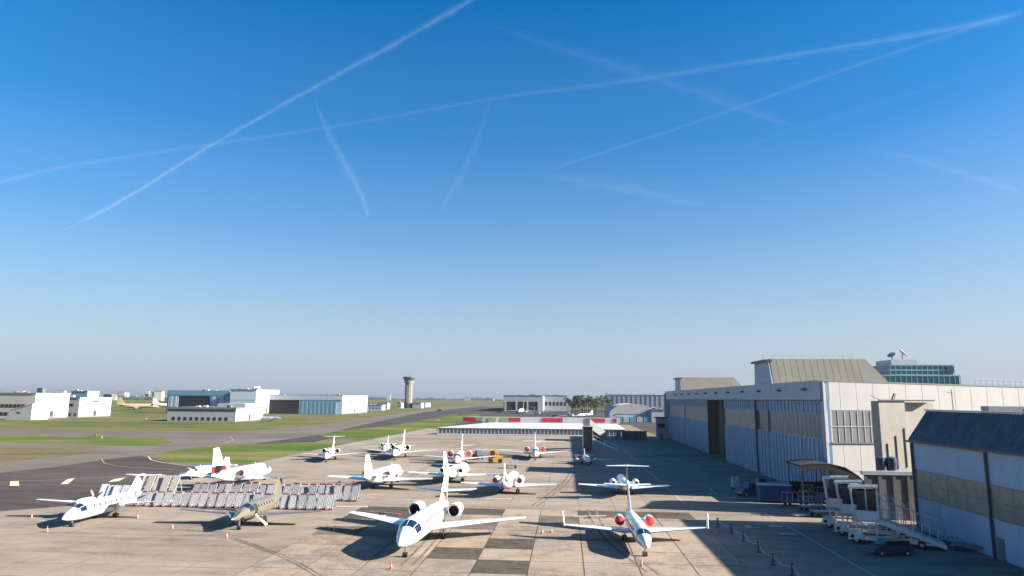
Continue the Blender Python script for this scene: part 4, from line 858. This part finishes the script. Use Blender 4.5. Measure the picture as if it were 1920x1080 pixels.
# ------------------------------------------------------------------ buildings across the airfield
def block(name, label, cat, pxl, pxc, pxr, pyb, pyt, front, side, roof=roofpale, zroof=.35):
    """box: front face from pxl to the corner pxc, sunlit side receding to pxr; stands on the ground at pyb"""
    X, Y = G(pxc, pyb); Xl = onY(pxl, pyb, Y)[0]; z = onY(pxc, pyt, Y)[1]; Yb = onX(pxr, pyb, X)[0] if (pxr-1062)*(pxc-1062) > 0 and pxc < 1062 else Y+60
    t = thing(name, label, cat, (X, Y, 0)); w_ = X-Xl; d = Yb-Y
    pbox('front_wall', front, t, -w_, 0, 0, .5, 0, z); pbox('side_wall', side, t, -.5, .01, .51, d, 0, z); pbox('rear_wall', front, t, -w_, -.51, d-.5, d, 0, z); pbox('west_wall', front, t, -w_, -w_+.5, .51, d-.51, 0, z)  # front and side materials carry the shaded and sunlit tones
    pbox('roof', roof, t, -w_-.3, .3, -.3, d+.3, z+.01, z+zroof)
    for k_ in range(4): a_ = -w_*rnd.uniform(.1, .9); pbox('roof_unit', rnd.choice((mgrey, greyp)), t, a_-1.2, a_+1.2, d*.15, d*.15+2, z+zroof+.005, z+zroof+rnd.uniform(.5, 1.5))
    pbox('side_plinth', mgrey, t, .012, .08, .6, d-.2, 0, z*.08); pbox('side_door', dgrey, t, .012, .09, d*.45, d*.45+3, z*.08+.01, z*.08+3.5)
    for k_ in range(5): pbox('side_joint', greyp, t, .012, .04, d*(k_+.7)/5.5, d*(k_+.7)/5.5+.35, z*.09, z-.3)
    pbox('roof_edge', mgrey, t, -w_-.35, .35, -.34, -.31, z-.25, z+zroof+.1)
    def fx(px): return onY(px, pyb, Y)[0]-X
    def fz(py, px=None): return onY(px or pxc, py, Y)[1]
    def sy(px): return onX(px, pyb, X)[0]-Y
    return t, fx, fz, sy, z, w_, d
# white office group far left
t, fx, fz, sy, z, w_, d = block('office_building', 'airfield office with dark strip window, front painted shade grey and side sunlit white', 'building', 60, 146, 206, 783, 746, greywall, plasterw)  # one white building: shaded front coloured grey, sunlit side white
pbox('strip_window', wind, t, fx(72), fx(135), -.06, -.003, fz(762), fz(757))
for k in range(9): pbox('window', wind, t, fx(66)+k*(fx(140)-fx(66))/8-.6, fx(66)+k*(fx(140)-fx(66))/8+.6, -.06, -.003, 1, 3)
pbox('entrance', black, t, fx(64), fx(72), -.07, -.004, .1, 3.4); pbox('side_band', mgrey, t, .012, .06, sy(152), sy(198), z*.60, z*.70)
pbox('side_mark', stripe_b, t, .012, .05, sy(170), sy(182), z*.78, z*.88)
t, fx, fz, sy, z, w_, d = block('terminal_annex', 'long pale beige annex with sloped white wing beside the strip window office', 'building', -80, 62, 126, 786, 738, mat('pale_beige_wall', (.60, .53, .45), .8, var=.06), plasterw)
for r in range(2):
    for k in range(14): pbox('window', wind, t, -w_+6+k*(w_-12)/14, -w_+6+k*(w_-12)/14+2.2, -.06, -.003, 2+r*5, 4.2+r*5)
X, Y = G(40, 787); tw = thing('sloped_hall', 'small white hall with slanted roof before the beige annex', 'building', (X, Y-3, 0))
MB().prism([(-8, 0), (8.5, 0), (8.5, 9.4), (-5.5, 5.6)], 'y', 0, 14).build('wall', plasterw, tw); MB().box(-1, 1, -.06, -.003, 3.8, 4.8).build('window', wind, tw); MB().hexa([(-6, -.3, 5.55), (8.8, -.3, 9.5), (8.8, 14.3, 9.5), (-6, 14.3, 5.55), (-6, -.3, 5.85), (8.8, -.3, 9.8), (8.8, 14.3, 9.8), (-6, 14.3, 5.85)]).build('roof', roofpale, tw)
t, fx, fz, sy, z, w_, d = block('control_room', 'teal topped boxy building behind the strip window office', 'building', 130, 160, 182, 775, 734, bluew, plasterw)
# blue hangar
t, fx, fz, sy, z, w_, d = block('hangar', 'blue fronted hangar with a wide black door opening beside a white hall', 'hangar', 311, 428, 446, 776, 733.5, bluew, bluel)
pbox('lintel', bluew, t, fx(311)-.1, fx(428)+.1, -.5, -.004, fz(742), z-.05); pbox('door_opening', black, t, fx(333), fx(392), -.1, -.004, .1, fz(743))
for k in range(5): pbox('door_leaf', bluel, t, fx(314)+k*(fx(333)-fx(314))/5, fx(314)+(k+.9)*(fx(333)-fx(314))/5, -.3-.12*(k % 2), -.006, .1, fz(743))
for k in range(8): pbox('door_leaf', bluel if k % 3 else bluew, t, fx(392)+k*(fx(427)-fx(392))/8, fx(392)+(k+.9)*(fx(427)-fx(392))/8, -.3-.12*(k % 2), -.006, .1, fz(743))
t, fx, fz, sy, z, w_, d = block('white_hall', 'tall white hall with stepped roof next to the blue fronted hangar', 'building', 429, 478, 521, 777, 731, mat('pale_blue_wall', (.6, .68, .74), .7, var=.05), plasterw)
pbox('roof_box', greyp, t, -w_*.7, -w_*.25, 8, 20, z+.36, z+3); pbox('band', bluel, t, -w_+.2, -.2, -.05, -.003, z*.55, z*.62)
# low flat roofed building in front
t, fx, fz, sy, z, w_, d = block('low_building', 'low flat roofed airfield building with overhanging grey roof and cream end', 'building', 313, 441, 492, 791, 767, greywall, mat('cream_wall', (.72, .65, .52), .8, var=.05), mgrey, .9)
for k in range(10): pbox('window', wind, t, -w_+3+k*(w_-6)/10, -w_+3+k*(w_-6)/10+1.8, -.06, -.003, .6, 2.6)
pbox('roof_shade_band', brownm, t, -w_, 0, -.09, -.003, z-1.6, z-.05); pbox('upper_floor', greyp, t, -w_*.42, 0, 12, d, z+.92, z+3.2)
# second hangar
t, fx, fz, sy, z, w_, d = block('hangar', 'white hangar with half open black door and blue slatted door leaves', 'hangar', 488, 641, 688, 777, 742, bluel, plasterw)
pbox('door_opening', black, t, fx(492), fx(560), -.1, -.004, .1, fz(751))
for k in range(18): pbox('door_leaf', bluew if k % 2 else bluel, t, fx(560)+k*(fx(630)-fx(560))/18, fx(560)+(k+.88)*(fx(630)-fx(560))/18, -.25-.2*(k % 2), -.006, .1, fz(752))
pbox('fascia', mat('hangar_grey_fascia', (.52, .58, .64), .6, var=.06), t, fx(488)-.2, .2, -.6, -.005, fz(750), z-.05); pbox('side_emblem', mgrey, t, .012, .06, sy(655), sy(660), z*.68, z*.8)
# sheds near the tower
for (a, b_, c, yb_, yt_, lb) in ((690, 716, 722, 770, 760, 'low white shed beside the white hangar'), (717, 726, 731, 768, 756, 'small white block with flagpole near the tower'), (745, 752, 757, 766, 756, 'small beige hut left of the control tower'), (775, 798, 807, 764, 756, 'low long hut right of the control tower')):
    t, fx, fz, sy, z, w_, d = block('airfield_shed', lb, 'shed', a, b_, c, yb_, yt_, greywall if 'hut' in lb else bluel, plasterw)
    for k in range(4): pbox('window', wind, t, -w_*.9+k*w_*.22, -w_*.9+k*w_*.22+w_*.1, -.06, -.003, z*.3, z*.6)
# control tower
X, Y = G(765.5, 765); S_ = 1/(onY(766.5, 760, Y)[0]-onY(765.5, 760, Y)[0]); zz = lambda py: onY(765.5, py, Y)[1]
t = thing('control_tower', 'tall concrete control tower with flared dark glass cab on its top', 'tower', (X, Y, 0))
MB().lathe([(0, 6.6/S_), (zz(722), 6.4/S_)], (0, 0, 0), 'z', 10).build('shaft', conc, t, 20)
for k in range(6): a = k*PI/3+.2; MB().box(math.cos(a)*6.3/S_-.5, math.cos(a)*6.3/S_+.5, math.sin(a)*6.3/S_-.5, math.sin(a)*6.3/S_+.5, 0, zz(722)-.2).build('fluting', conc, t)
MB().lathe([(zz(722), 6.4/S_), (zz(719), 7.5/S_), (zz(716), 9.2/S_), (zz(714), 9.3/S_)], (0, 0, 0), 'z', 16).build('collar', conc, t, 30)
MB().lathe([(zz(714)+.01, 8.6/S_), (zz(708), 11.4/S_)], (0, 0, 0), 'z', 12).build('cab_glass', cabg, t, 20)
for k in range(12): a = 2*PI*k/12; MB().bar((math.cos(a)*8.7/S_, math.sin(a)*8.7/S_, zz(713)), (math.cos(a)*11.5/S_, math.sin(a)*11.5/S_, zz(708)), .5).build('cab_mullion', mgrey, t)
MB().lathe([(zz(708)+.01, 12/S_), (zz(706.7), 12.2/S_), (zz(706), 8/S_)], (0, 0, 0), 'z', 16).build('cab_roof', mgrey, t, 30)
MB().bar((0, 0, zz(706.5)), (0, 0, zz(701)), .4).bar((2, 0, zz(706.5)), (2, 0, zz(703.5)), .25).build('antenna', mgrey, t)
MB().lathe([(0, 10/S_), (7, 10/S_), (8, 9/S_)], (0, 0, 0), 'z', 14).build('base_building', mat('tower_base', (.08, .085, .08), .7, var=.2), t, 30)
pbox('annex', greywall, t, 10/S_, 26/S_, -8, 12, 0, 7.5); pbox('annex_roof', mgrey, t, 9.8/S_, 26.5/S_, -8.6, 12.5, 7.51, 8)
# far airliners and hangars
aircraft('tan airliner parked far off beside the blue fronted hangar', *G(254, 768), math.radians(-82), 46, 40, 2.3, 13, tail='low', eng='wing', engR=1.1, body=tanp, wingm=tanp, cat='airliner', name='airliner', group='far airliners', detail=False)
x, y = G(292, 765); aircraft('white airliner tail on behind the tan airliner', x, y+25, math.radians(-75), 40, 36, 2.0, 12, tail='low', eng='wing', engR=1.0, cat='airliner', name='airliner', group='far airliners', detail=False)
aircraft('small white jet on the grass verge beside the low flat roofed building', *G(507, 790), math.radians(70), 17, 15, 1.0, 3.6, tail='low', engR=.5, group='far aircraft', detail=False)
aircraft('white jet far off before the grey distant hangar', *G(1006, 778), math.radians(200), 19, 17, 1.1, 6.5, tail='T', engR=.5, group='far aircraft', detail=False)
aircraft('white jet far off beside the bare winter trees', *G(1070, 783), math.radians(190), 20, 18, 1.2, 7, tail='T', engR=.55, group='far aircraft', detail=False)
aircraft('white low tailed jet far off before the arched white hall', *G(1098, 782), math.radians(120), 16, 17, 1.1, 5.5, tail='low', engR=.55, group='far aircraft', detail=False)
aircraft('airliner with brown tail far off inside the dark hangar mouth', *G(978, 775), math.radians(175), 34, 30, 1.8, 14, tail='low', eng='wing', engR=1.0, finm=leafb, group='far airliners', cat='airliner', name='airliner', detail=False)
t, fx, fz, sy, z, w_, d = block('hangar', 'distant grey hangar with black door mouth and pale door columns', 'hangar', 944, 1018, 1030, 772, 742, greywall, greywall, mgrey)
pbox('door_opening', black, t, -w_*.95, -w_*.1, -.1, -.004, .1, z*.62)
for k in range(4): pbox('door_column', greyp, t, -w_*.95+k*w_*.28-1, -w_*.95+k*w_*.28+1, -.6, -.11, 0, z*.62)
t, fx, fz, sy, z, w_, d = block('far_hall', 'distant grey hall right of the black mouthed hangar', 'building', 1020, 1064, 1070, 771, 742, greywall, greywall, mgrey)
for k in range(6): pbox('window', wind, t, -w_*.95+k*w_*.16, -w_*.95+k*w_*.16+w_*.1, -.1, -.004, z*.35, z*.6)
t, fx, fz, sy, z, w_, d = block('far_hall', 'large distant slate grey hall behind the arched white hall', 'building', 1140, 1247, 1252, 772, 741, mat('slate_wall', (.30, .35, .40), .7, var=.06), greywall, mgrey)
for k in range(12): pbox('pilaster', mgrey, t, -w_+k*w_/12+.5, -w_+k*w_/12+1.1, -.3, -.003, 0, z-.5)
X, Y = G(1185, 791); xa = onY(1143, 790, Y)[0]; xb = onY(1231, 790, Y)[0]; zt = onY(1185, 757, Y)[1]
t = thing('arched_hall', 'white arched roof hall beyond the pavilion beside the hangar', 'building', (X, Y, 0)); xa -= X; xb -= X; hw = (xb-xa)/2; xm = (xa+xb)/2
MB().prism([(xa, 0), (xb, 0), (xb, zt*.42)]+[(xm+hw*math.cos(a), zt*.42+zt*.58*math.sin(a)) for a in [PI*k/10 for k in range(11)]][1:-1]+[(xa, zt*.42)], 'y', 0, 60).build('shell', plasterw, t, 30)
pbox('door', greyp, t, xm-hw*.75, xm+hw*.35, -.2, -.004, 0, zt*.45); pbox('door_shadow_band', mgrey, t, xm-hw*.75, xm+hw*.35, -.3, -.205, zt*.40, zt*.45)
for k in range(7): pbox('base_bay', bluew if k % 2 else greyp, t, xa+k*(xb-xa)/7, xa+(k+.85)*(xb-xa)/7, -4, -.3, 0, 3.4)
t, fx, fz, sy, z, w_, d = block('side_hall', 'low white side hall between the arched hall and the hangar end', 'building', 1222, 1246, 1250, 792, 768, plasterw, plasterw)
pbox('roof_band', bluew, t, -w_, 0, -.1, -.004, z-1.4, z-.4)
for k, (px, py, L_, m, lb) in enumerate(((823, 771, 5, dgrey, 'dark service truck driving on the far taxiway'), (1085, 786, 4.5, blue, 'blue car parked far off by the winter trees'), (1118, 787, 4.5, plasterw, 'white car parked far off by the arched hall'), (1132, 789, 4.5, dgrey, 'grey car parked far off by the arched hall'), (1040, 782, 5, plasterw, 'white van parked far off before the distant grey hall'), (935, 775, 6, dkwall, 'dark truck parked far off at the end of the runway'))):
    car(lb, px, py, math.radians(90), m, 'parked_car', 'truck' if 'truck' in lb else 'van' if 'van' in lb else 'car', L_*1.3, van=('van' in lb or 'truck' in lb))
# taxiway signs
for k, (px, py, w_, m, lb) in enumerate(((178, 824, 5, mat('sign_lime', (.3, .36, .06), .6), 'low lime green taxiway sign on the grass island'), (820, 790, 3, plasterw, 'small white taxiway sign on the grass by the pavilion'), (272, 788, 2, plasterw, 'small white marker hut on the far grass'))):
    x, y = G(px, py); t = thing('taxiway_sign', lb, 'sign', (x, y, -.03))
    MB().box(-w_/2, w_/2, -.15, .15, .35, 1.3).build('panel', m, t); MB().box(-w_/2+.2, -w_/2+.3, -.05, .05, 0, .35).build('leg', dgrey, t); MB().box(w_/2-.3, w_/2-.2, -.05, .05, 0, .35).build('leg', dgrey, t); MB().box(-.5, .5, -.1, .1, 1.3, 1.9).build('top_plate', orange, t)

# ------------------------------------------------------------------ far trees and town
def tree(px, py, hgt, label, m=leafm, w_=.42, dens=260):
    x, y = G(px, py); t = thing('tree', label, 'tree', (x, y, -.1), rnd.uniform(0, 6), 'far trees'); b = MB()
    b.tube([(0, 0, 0), (.1, 0, hgt*.3), (0, .2, hgt*.65)], [hgt*.035, hgt*.025, hgt*.008], 6)
    for k in range(5):
        a = k*1.3; b.tube([(0, 0, hgt*(.25+.07*k)), (math.cos(a)*hgt*.2, math.sin(a)*hgt*.2, hgt*(.45+.08*k))], [hgt*.014, hgt*.004], 5)
    b.build('trunk', bark, t)
    c = MB(); cl = [(rnd.gauss(0, w_*.38), rnd.gauss(0, w_*.38), rnd.uniform(.38, .88), rnd.uniform(.09, .17)) for _ in range(11)]
    for k in range(dens):
        q = rnd.choice(cl); d = Vector((rnd.gauss(0, 1), rnd.gauss(0, 1), rnd.gauss(0, 1))).normalized()*q[3]*rnd.uniform(.5, 1.05); p = (Vector(q[:3])+d)*hgt
        u = Vector((rnd.gauss(0, 1), rnd.gauss(0, 1), rnd.gauss(0, 1))).normalized(); v = u.orthogonal().normalized(); s = hgt*.045*rnd.uniform(.6, 1.3)
        c.add([p-u*s, p+v*s*.7, p+u*s, p-v*s*.7], [(0, 1, 2, 3)])
    c.build('crown', m, t)
tl = ['bare brown winter tree', 'dark green broad tree', 'slim dark tree', 'low grey green tree']
for k in range(22):
    px = 1072+k*3.4+rnd.uniform(-1, 1); q = k % 4
    tree(px, 771+rnd.uniform(-3, 9), rnd.uniform(14, 22), tl[q]+' in the clump beside the distant slate grey hall', leafb if q == 0 else leafm, .3 if q == 2 else .45, 170)
for k in range(10):
    tree(690+k*11+rnd.uniform(-4, 4), 757+rnd.uniform(0, 2), rnd.uniform(7, 11), 'low bushy tree on the far grass around the control tower', leafm, .55, 90)
def town(where, n, x0, x1, Y0_, Y1_, ms):
    for k in range(n):
        px = x0+(x1-x0)*(k+.5)/n+rnd.uniform(-6, 6); Y_ = rnd.uniform(Y0_, Y1_); X_2 = onY(px, 742, Y_)[0]; w2 = rnd.uniform(16, 46); h2 = rnd.choice((9, 12, 15, 20, 28, 36))*rnd.uniform(.8, 1.2); d2 = rnd.uniform(12, 25); m = rnd.choice(ms)
        wn_ = {'white_render': 'white', 'beige_render': 'beige', 'cream_paint': 'cream', 'grey_render': 'grey', 'dark_concrete_wall': 'dark', 'rusty_brown_door': 'brown'}[m.name]
        t = thing('town_building', '%s %s town building on the horizon %s' % ('tall' if h2 > 24 else 'mid height' if h2 > 13 else 'low', wn_, where), 'building', (X_2, Y_, -.08), rnd.uniform(-.3, .3), 'far town buildings')
        MB().box(-w2/2, w2/2, 0, d2, 0, h2).build('wall', m, t)
        MB().prism([(-w2/2-.5, h2+.01), (w2/2+.5, h2+.01), (w2/2-2, h2+2.5), (-w2/2+2, h2+2.5)], 'y', -.5, d2+.5).build('roof', rnd.choice((mgrey, roofb, brownm)), t)
        b = MB()
        for f in range(int(h2/3.2)):
            for c in range(int(w2/4)): b.box(-w2/2+1+c*4, -w2/2+2.6+c*4, -.12, -.01, 1.2+f*3.2, 2.7+f*3.2)
        if b.v: o = b.build('window_row', wind, t)
town('behind the airfield offices', 46, -40, 330, 2100, 4200, [plasterw, plaster, cream, greywall, dkwall])
town('beyond the control tower', 26, 330, 960, 3800, 6000, [plasterw, plaster, dkwall, greywall])
town('behind the distant grey halls', 20, 960, 1420, 2200, 4200, [plasterw, plaster, dkwall, greywall, brownm])
def belt(px0, px1, Y_, h, n, label):
    b = MB()
    xa = onY(px0, 745, Y_)[0]; xb = onY(px1, 745, Y_)[0]
    for k in range(n):
        x = rnd.uniform(xa, xb); y = Y_+rnd.uniform(-60, 60); hh = h*(.55+.45*math.sin(x*.013)*math.sin(x*.0047+1))*rnd.uniform(.5, 1.15); z = rnd.uniform(.05, 1)*hh
        u = Vector((rnd.gauss(0, 1), rnd.gauss(0, 1), rnd.gauss(0, 1))).normalized(); v = u.orthogonal(); s = rnd.uniform(1.4, 3.2); p = Vector((x, y, z))
        b.add([p-u*s*1.5, p+v*s, p+u*s*1.5, p-v*s], [(0, 1, 2, 3)])
    tag(b.build('woodland', leafm), label, 'woodland', kind='stuff')
belt(-60, 340, 2600, 15, 9000, 'dark belt of far woodland behind the white airfield offices')
belt(300, 980, 4700, 20, 15000, 'thin dark line of woodland on the horizon behind the tower')
belt(960, 1450, 3000, 18, 9000, 'far woodland behind the distant grey halls')
belt(330, 720, 1500, 4, 4000, 'low scrub on the far side of the airfield')

# ------------------------------------------------------------------ contrails: long thin bodies of ice cloud nine kilometres up
def contrail(label, pts, dens, fray=.34):
    P_ = []
    for i in range(len(pts)-1):
        for k in range(10):
            u = k/10; p0 = pts[max(i-1, 0)]; p1 = pts[i]; p2 = pts[i+1]; p3 = pts[min(i+2, len(pts)-1)]
            f = lambda j: .5*((2*p1[j])+(-p0[j]+p2[j])*u+(2*p0[j]-5*p1[j]+4*p2[j]-p3[j])*u*u+(-p0[j]+3*p1[j]-3*p2[j]+p3[j])*u**3)
            P_.append((f(0), f(1), max(.3, f(2))))
    P_.append(pts[-1])
    t0 = thing('contrail', label, 'contrail', group='contrails in the sky')
    for nm, sc, dk in (('core', .34, 1.3), ('sheath', .6, .65), ('veil', .95, .35), ('outer_veil', 1.4, .14)):
        m = bpy.data.materials.new('ice_cloud'); m.use_nodes = True; n = m.node_tree; n.nodes.clear()
        v = n.nodes.new('ShaderNodeVolumePrincipled'); v.inputs['Color'].default_value = (1, 1, 1, 1); v.inputs['Density'].default_value = dens*dk; v.inputs['Anisotropy'].default_value = .3
        o_ = n.nodes.new('ShaderNodeOutputMaterial'); n.links.new(v.outputs[0], o_.inputs['Volume'])
        W = []; Rr = []; dr = 0; L_ = len(P_)
        for i, (px, py, wd) in enumerate(P_):
            d = ray(px, py); t = (9000-H)/d.z; dr = dr*.6+rnd.uniform(-1, 1)*wd*fray*.35
            e_ = min(1, i/6+.05, (L_-1-i)/6+.05)
            W.append((FW+RT*((px-960)/F)+UP*((540-py+dr)/F))*t+Vector((0, 0, H))); Rr.append(d.length*t*wd*sc*e_/F/2*(1+fray*rnd.uniform(-1, 1)))
        MB().tube(W, Rr, 10).build(nm, m, t0, 80)
contrail('sharp white contrail climbing steeply across the sky from the far grass', [(100, 440, 3), (230, 375, 8), (400, 270, 9), (590, 163, 10), (740, 82, 12), (890, -4, 13), (1000, -60, 14)], 1.78e-4)
contrail('long thin contrail crossing the whole width of the sky', [(-80, 360, 9), (0, 341, 9), (150, 308, 9), (400, 270, 9), (620, 238, 9), (930, 185, 11), (1200, 148, 12), (1500, 101, 14), (1750, 60, 15), (1960, 15, 16)], 1.01e-4)
contrail('thin contrail rising to the right above the hangar roofs', [(1000, 327, 8), (1150, 280, 9), (1370, 207, 9), (1500, 160, 10), (1700, 92, 11), (1960, 5, 13)], 0.792e-4)
contrail('short broad curved contrail hanging above the white hall', [(586, 175, 6), (610, 238, 16), (640, 295, 20), (668, 345, 18), (684, 385, 14), (692, 420, 3)], 0.371e-4)
contrail('short faded contrail leaning above the control tower', [(932, 150, 4), (910, 215, 14), (890, 275, 18), (855, 345, 18), (812, 420, 4)], 0.157e-4)
contrail('broad faded contrail sloping down to the right across the thin ones', [(895, 35, 5), (1000, 75, 22), (1150, 122, 26), (1250, 152, 26), (1400, 205, 24), (1510, 243, 5)], 0.229e-4)
contrail('faint low contrail fraying above the exhibition pavilion', [(960, 316, 4), (1060, 335, 20), (1170, 355, 28), (1260, 372, 24), (1340, 388, 4)], 0.216e-4)
contrail('faint contrail low over the glass office', [(1600, 270, 4), (1680, 290, 14), (1790, 320, 16), (1960, 376, 14)], 0.202e-4)
contrail('barely visible contrail just below the rising thin one', [(1320, 302, 4), (1500, 240, 12), (1700, 180, 12), (1920, 105, 14)], 0.182e-4)

# ------------------------------------------------------------------ haze
hz = MB().box(-9000, 9000, -300, 16000, -1.1, 72).build('haze', white)
hm = bpy.data.materials.new('haze_air'); hm.use_nodes = True; n = hm.node_tree; n.nodes.clear()
v = n.nodes.new('ShaderNodeVolumePrincipled'); v.inputs['Color'].default_value = (.30, .35, .43, 1); v.inputs['Density'].default_value = .00009; v.inputs['Anisotropy'].default_value = .2
o_ = n.nodes.new('ShaderNodeOutputMaterial'); n.links.new(v.outputs[0], o_.inputs['Volume'])
hz.data.materials.clear(); hz.data.materials.append(hm); tag(hz, 'pale haze lying over the airfield', 'haze', kind='stuff')
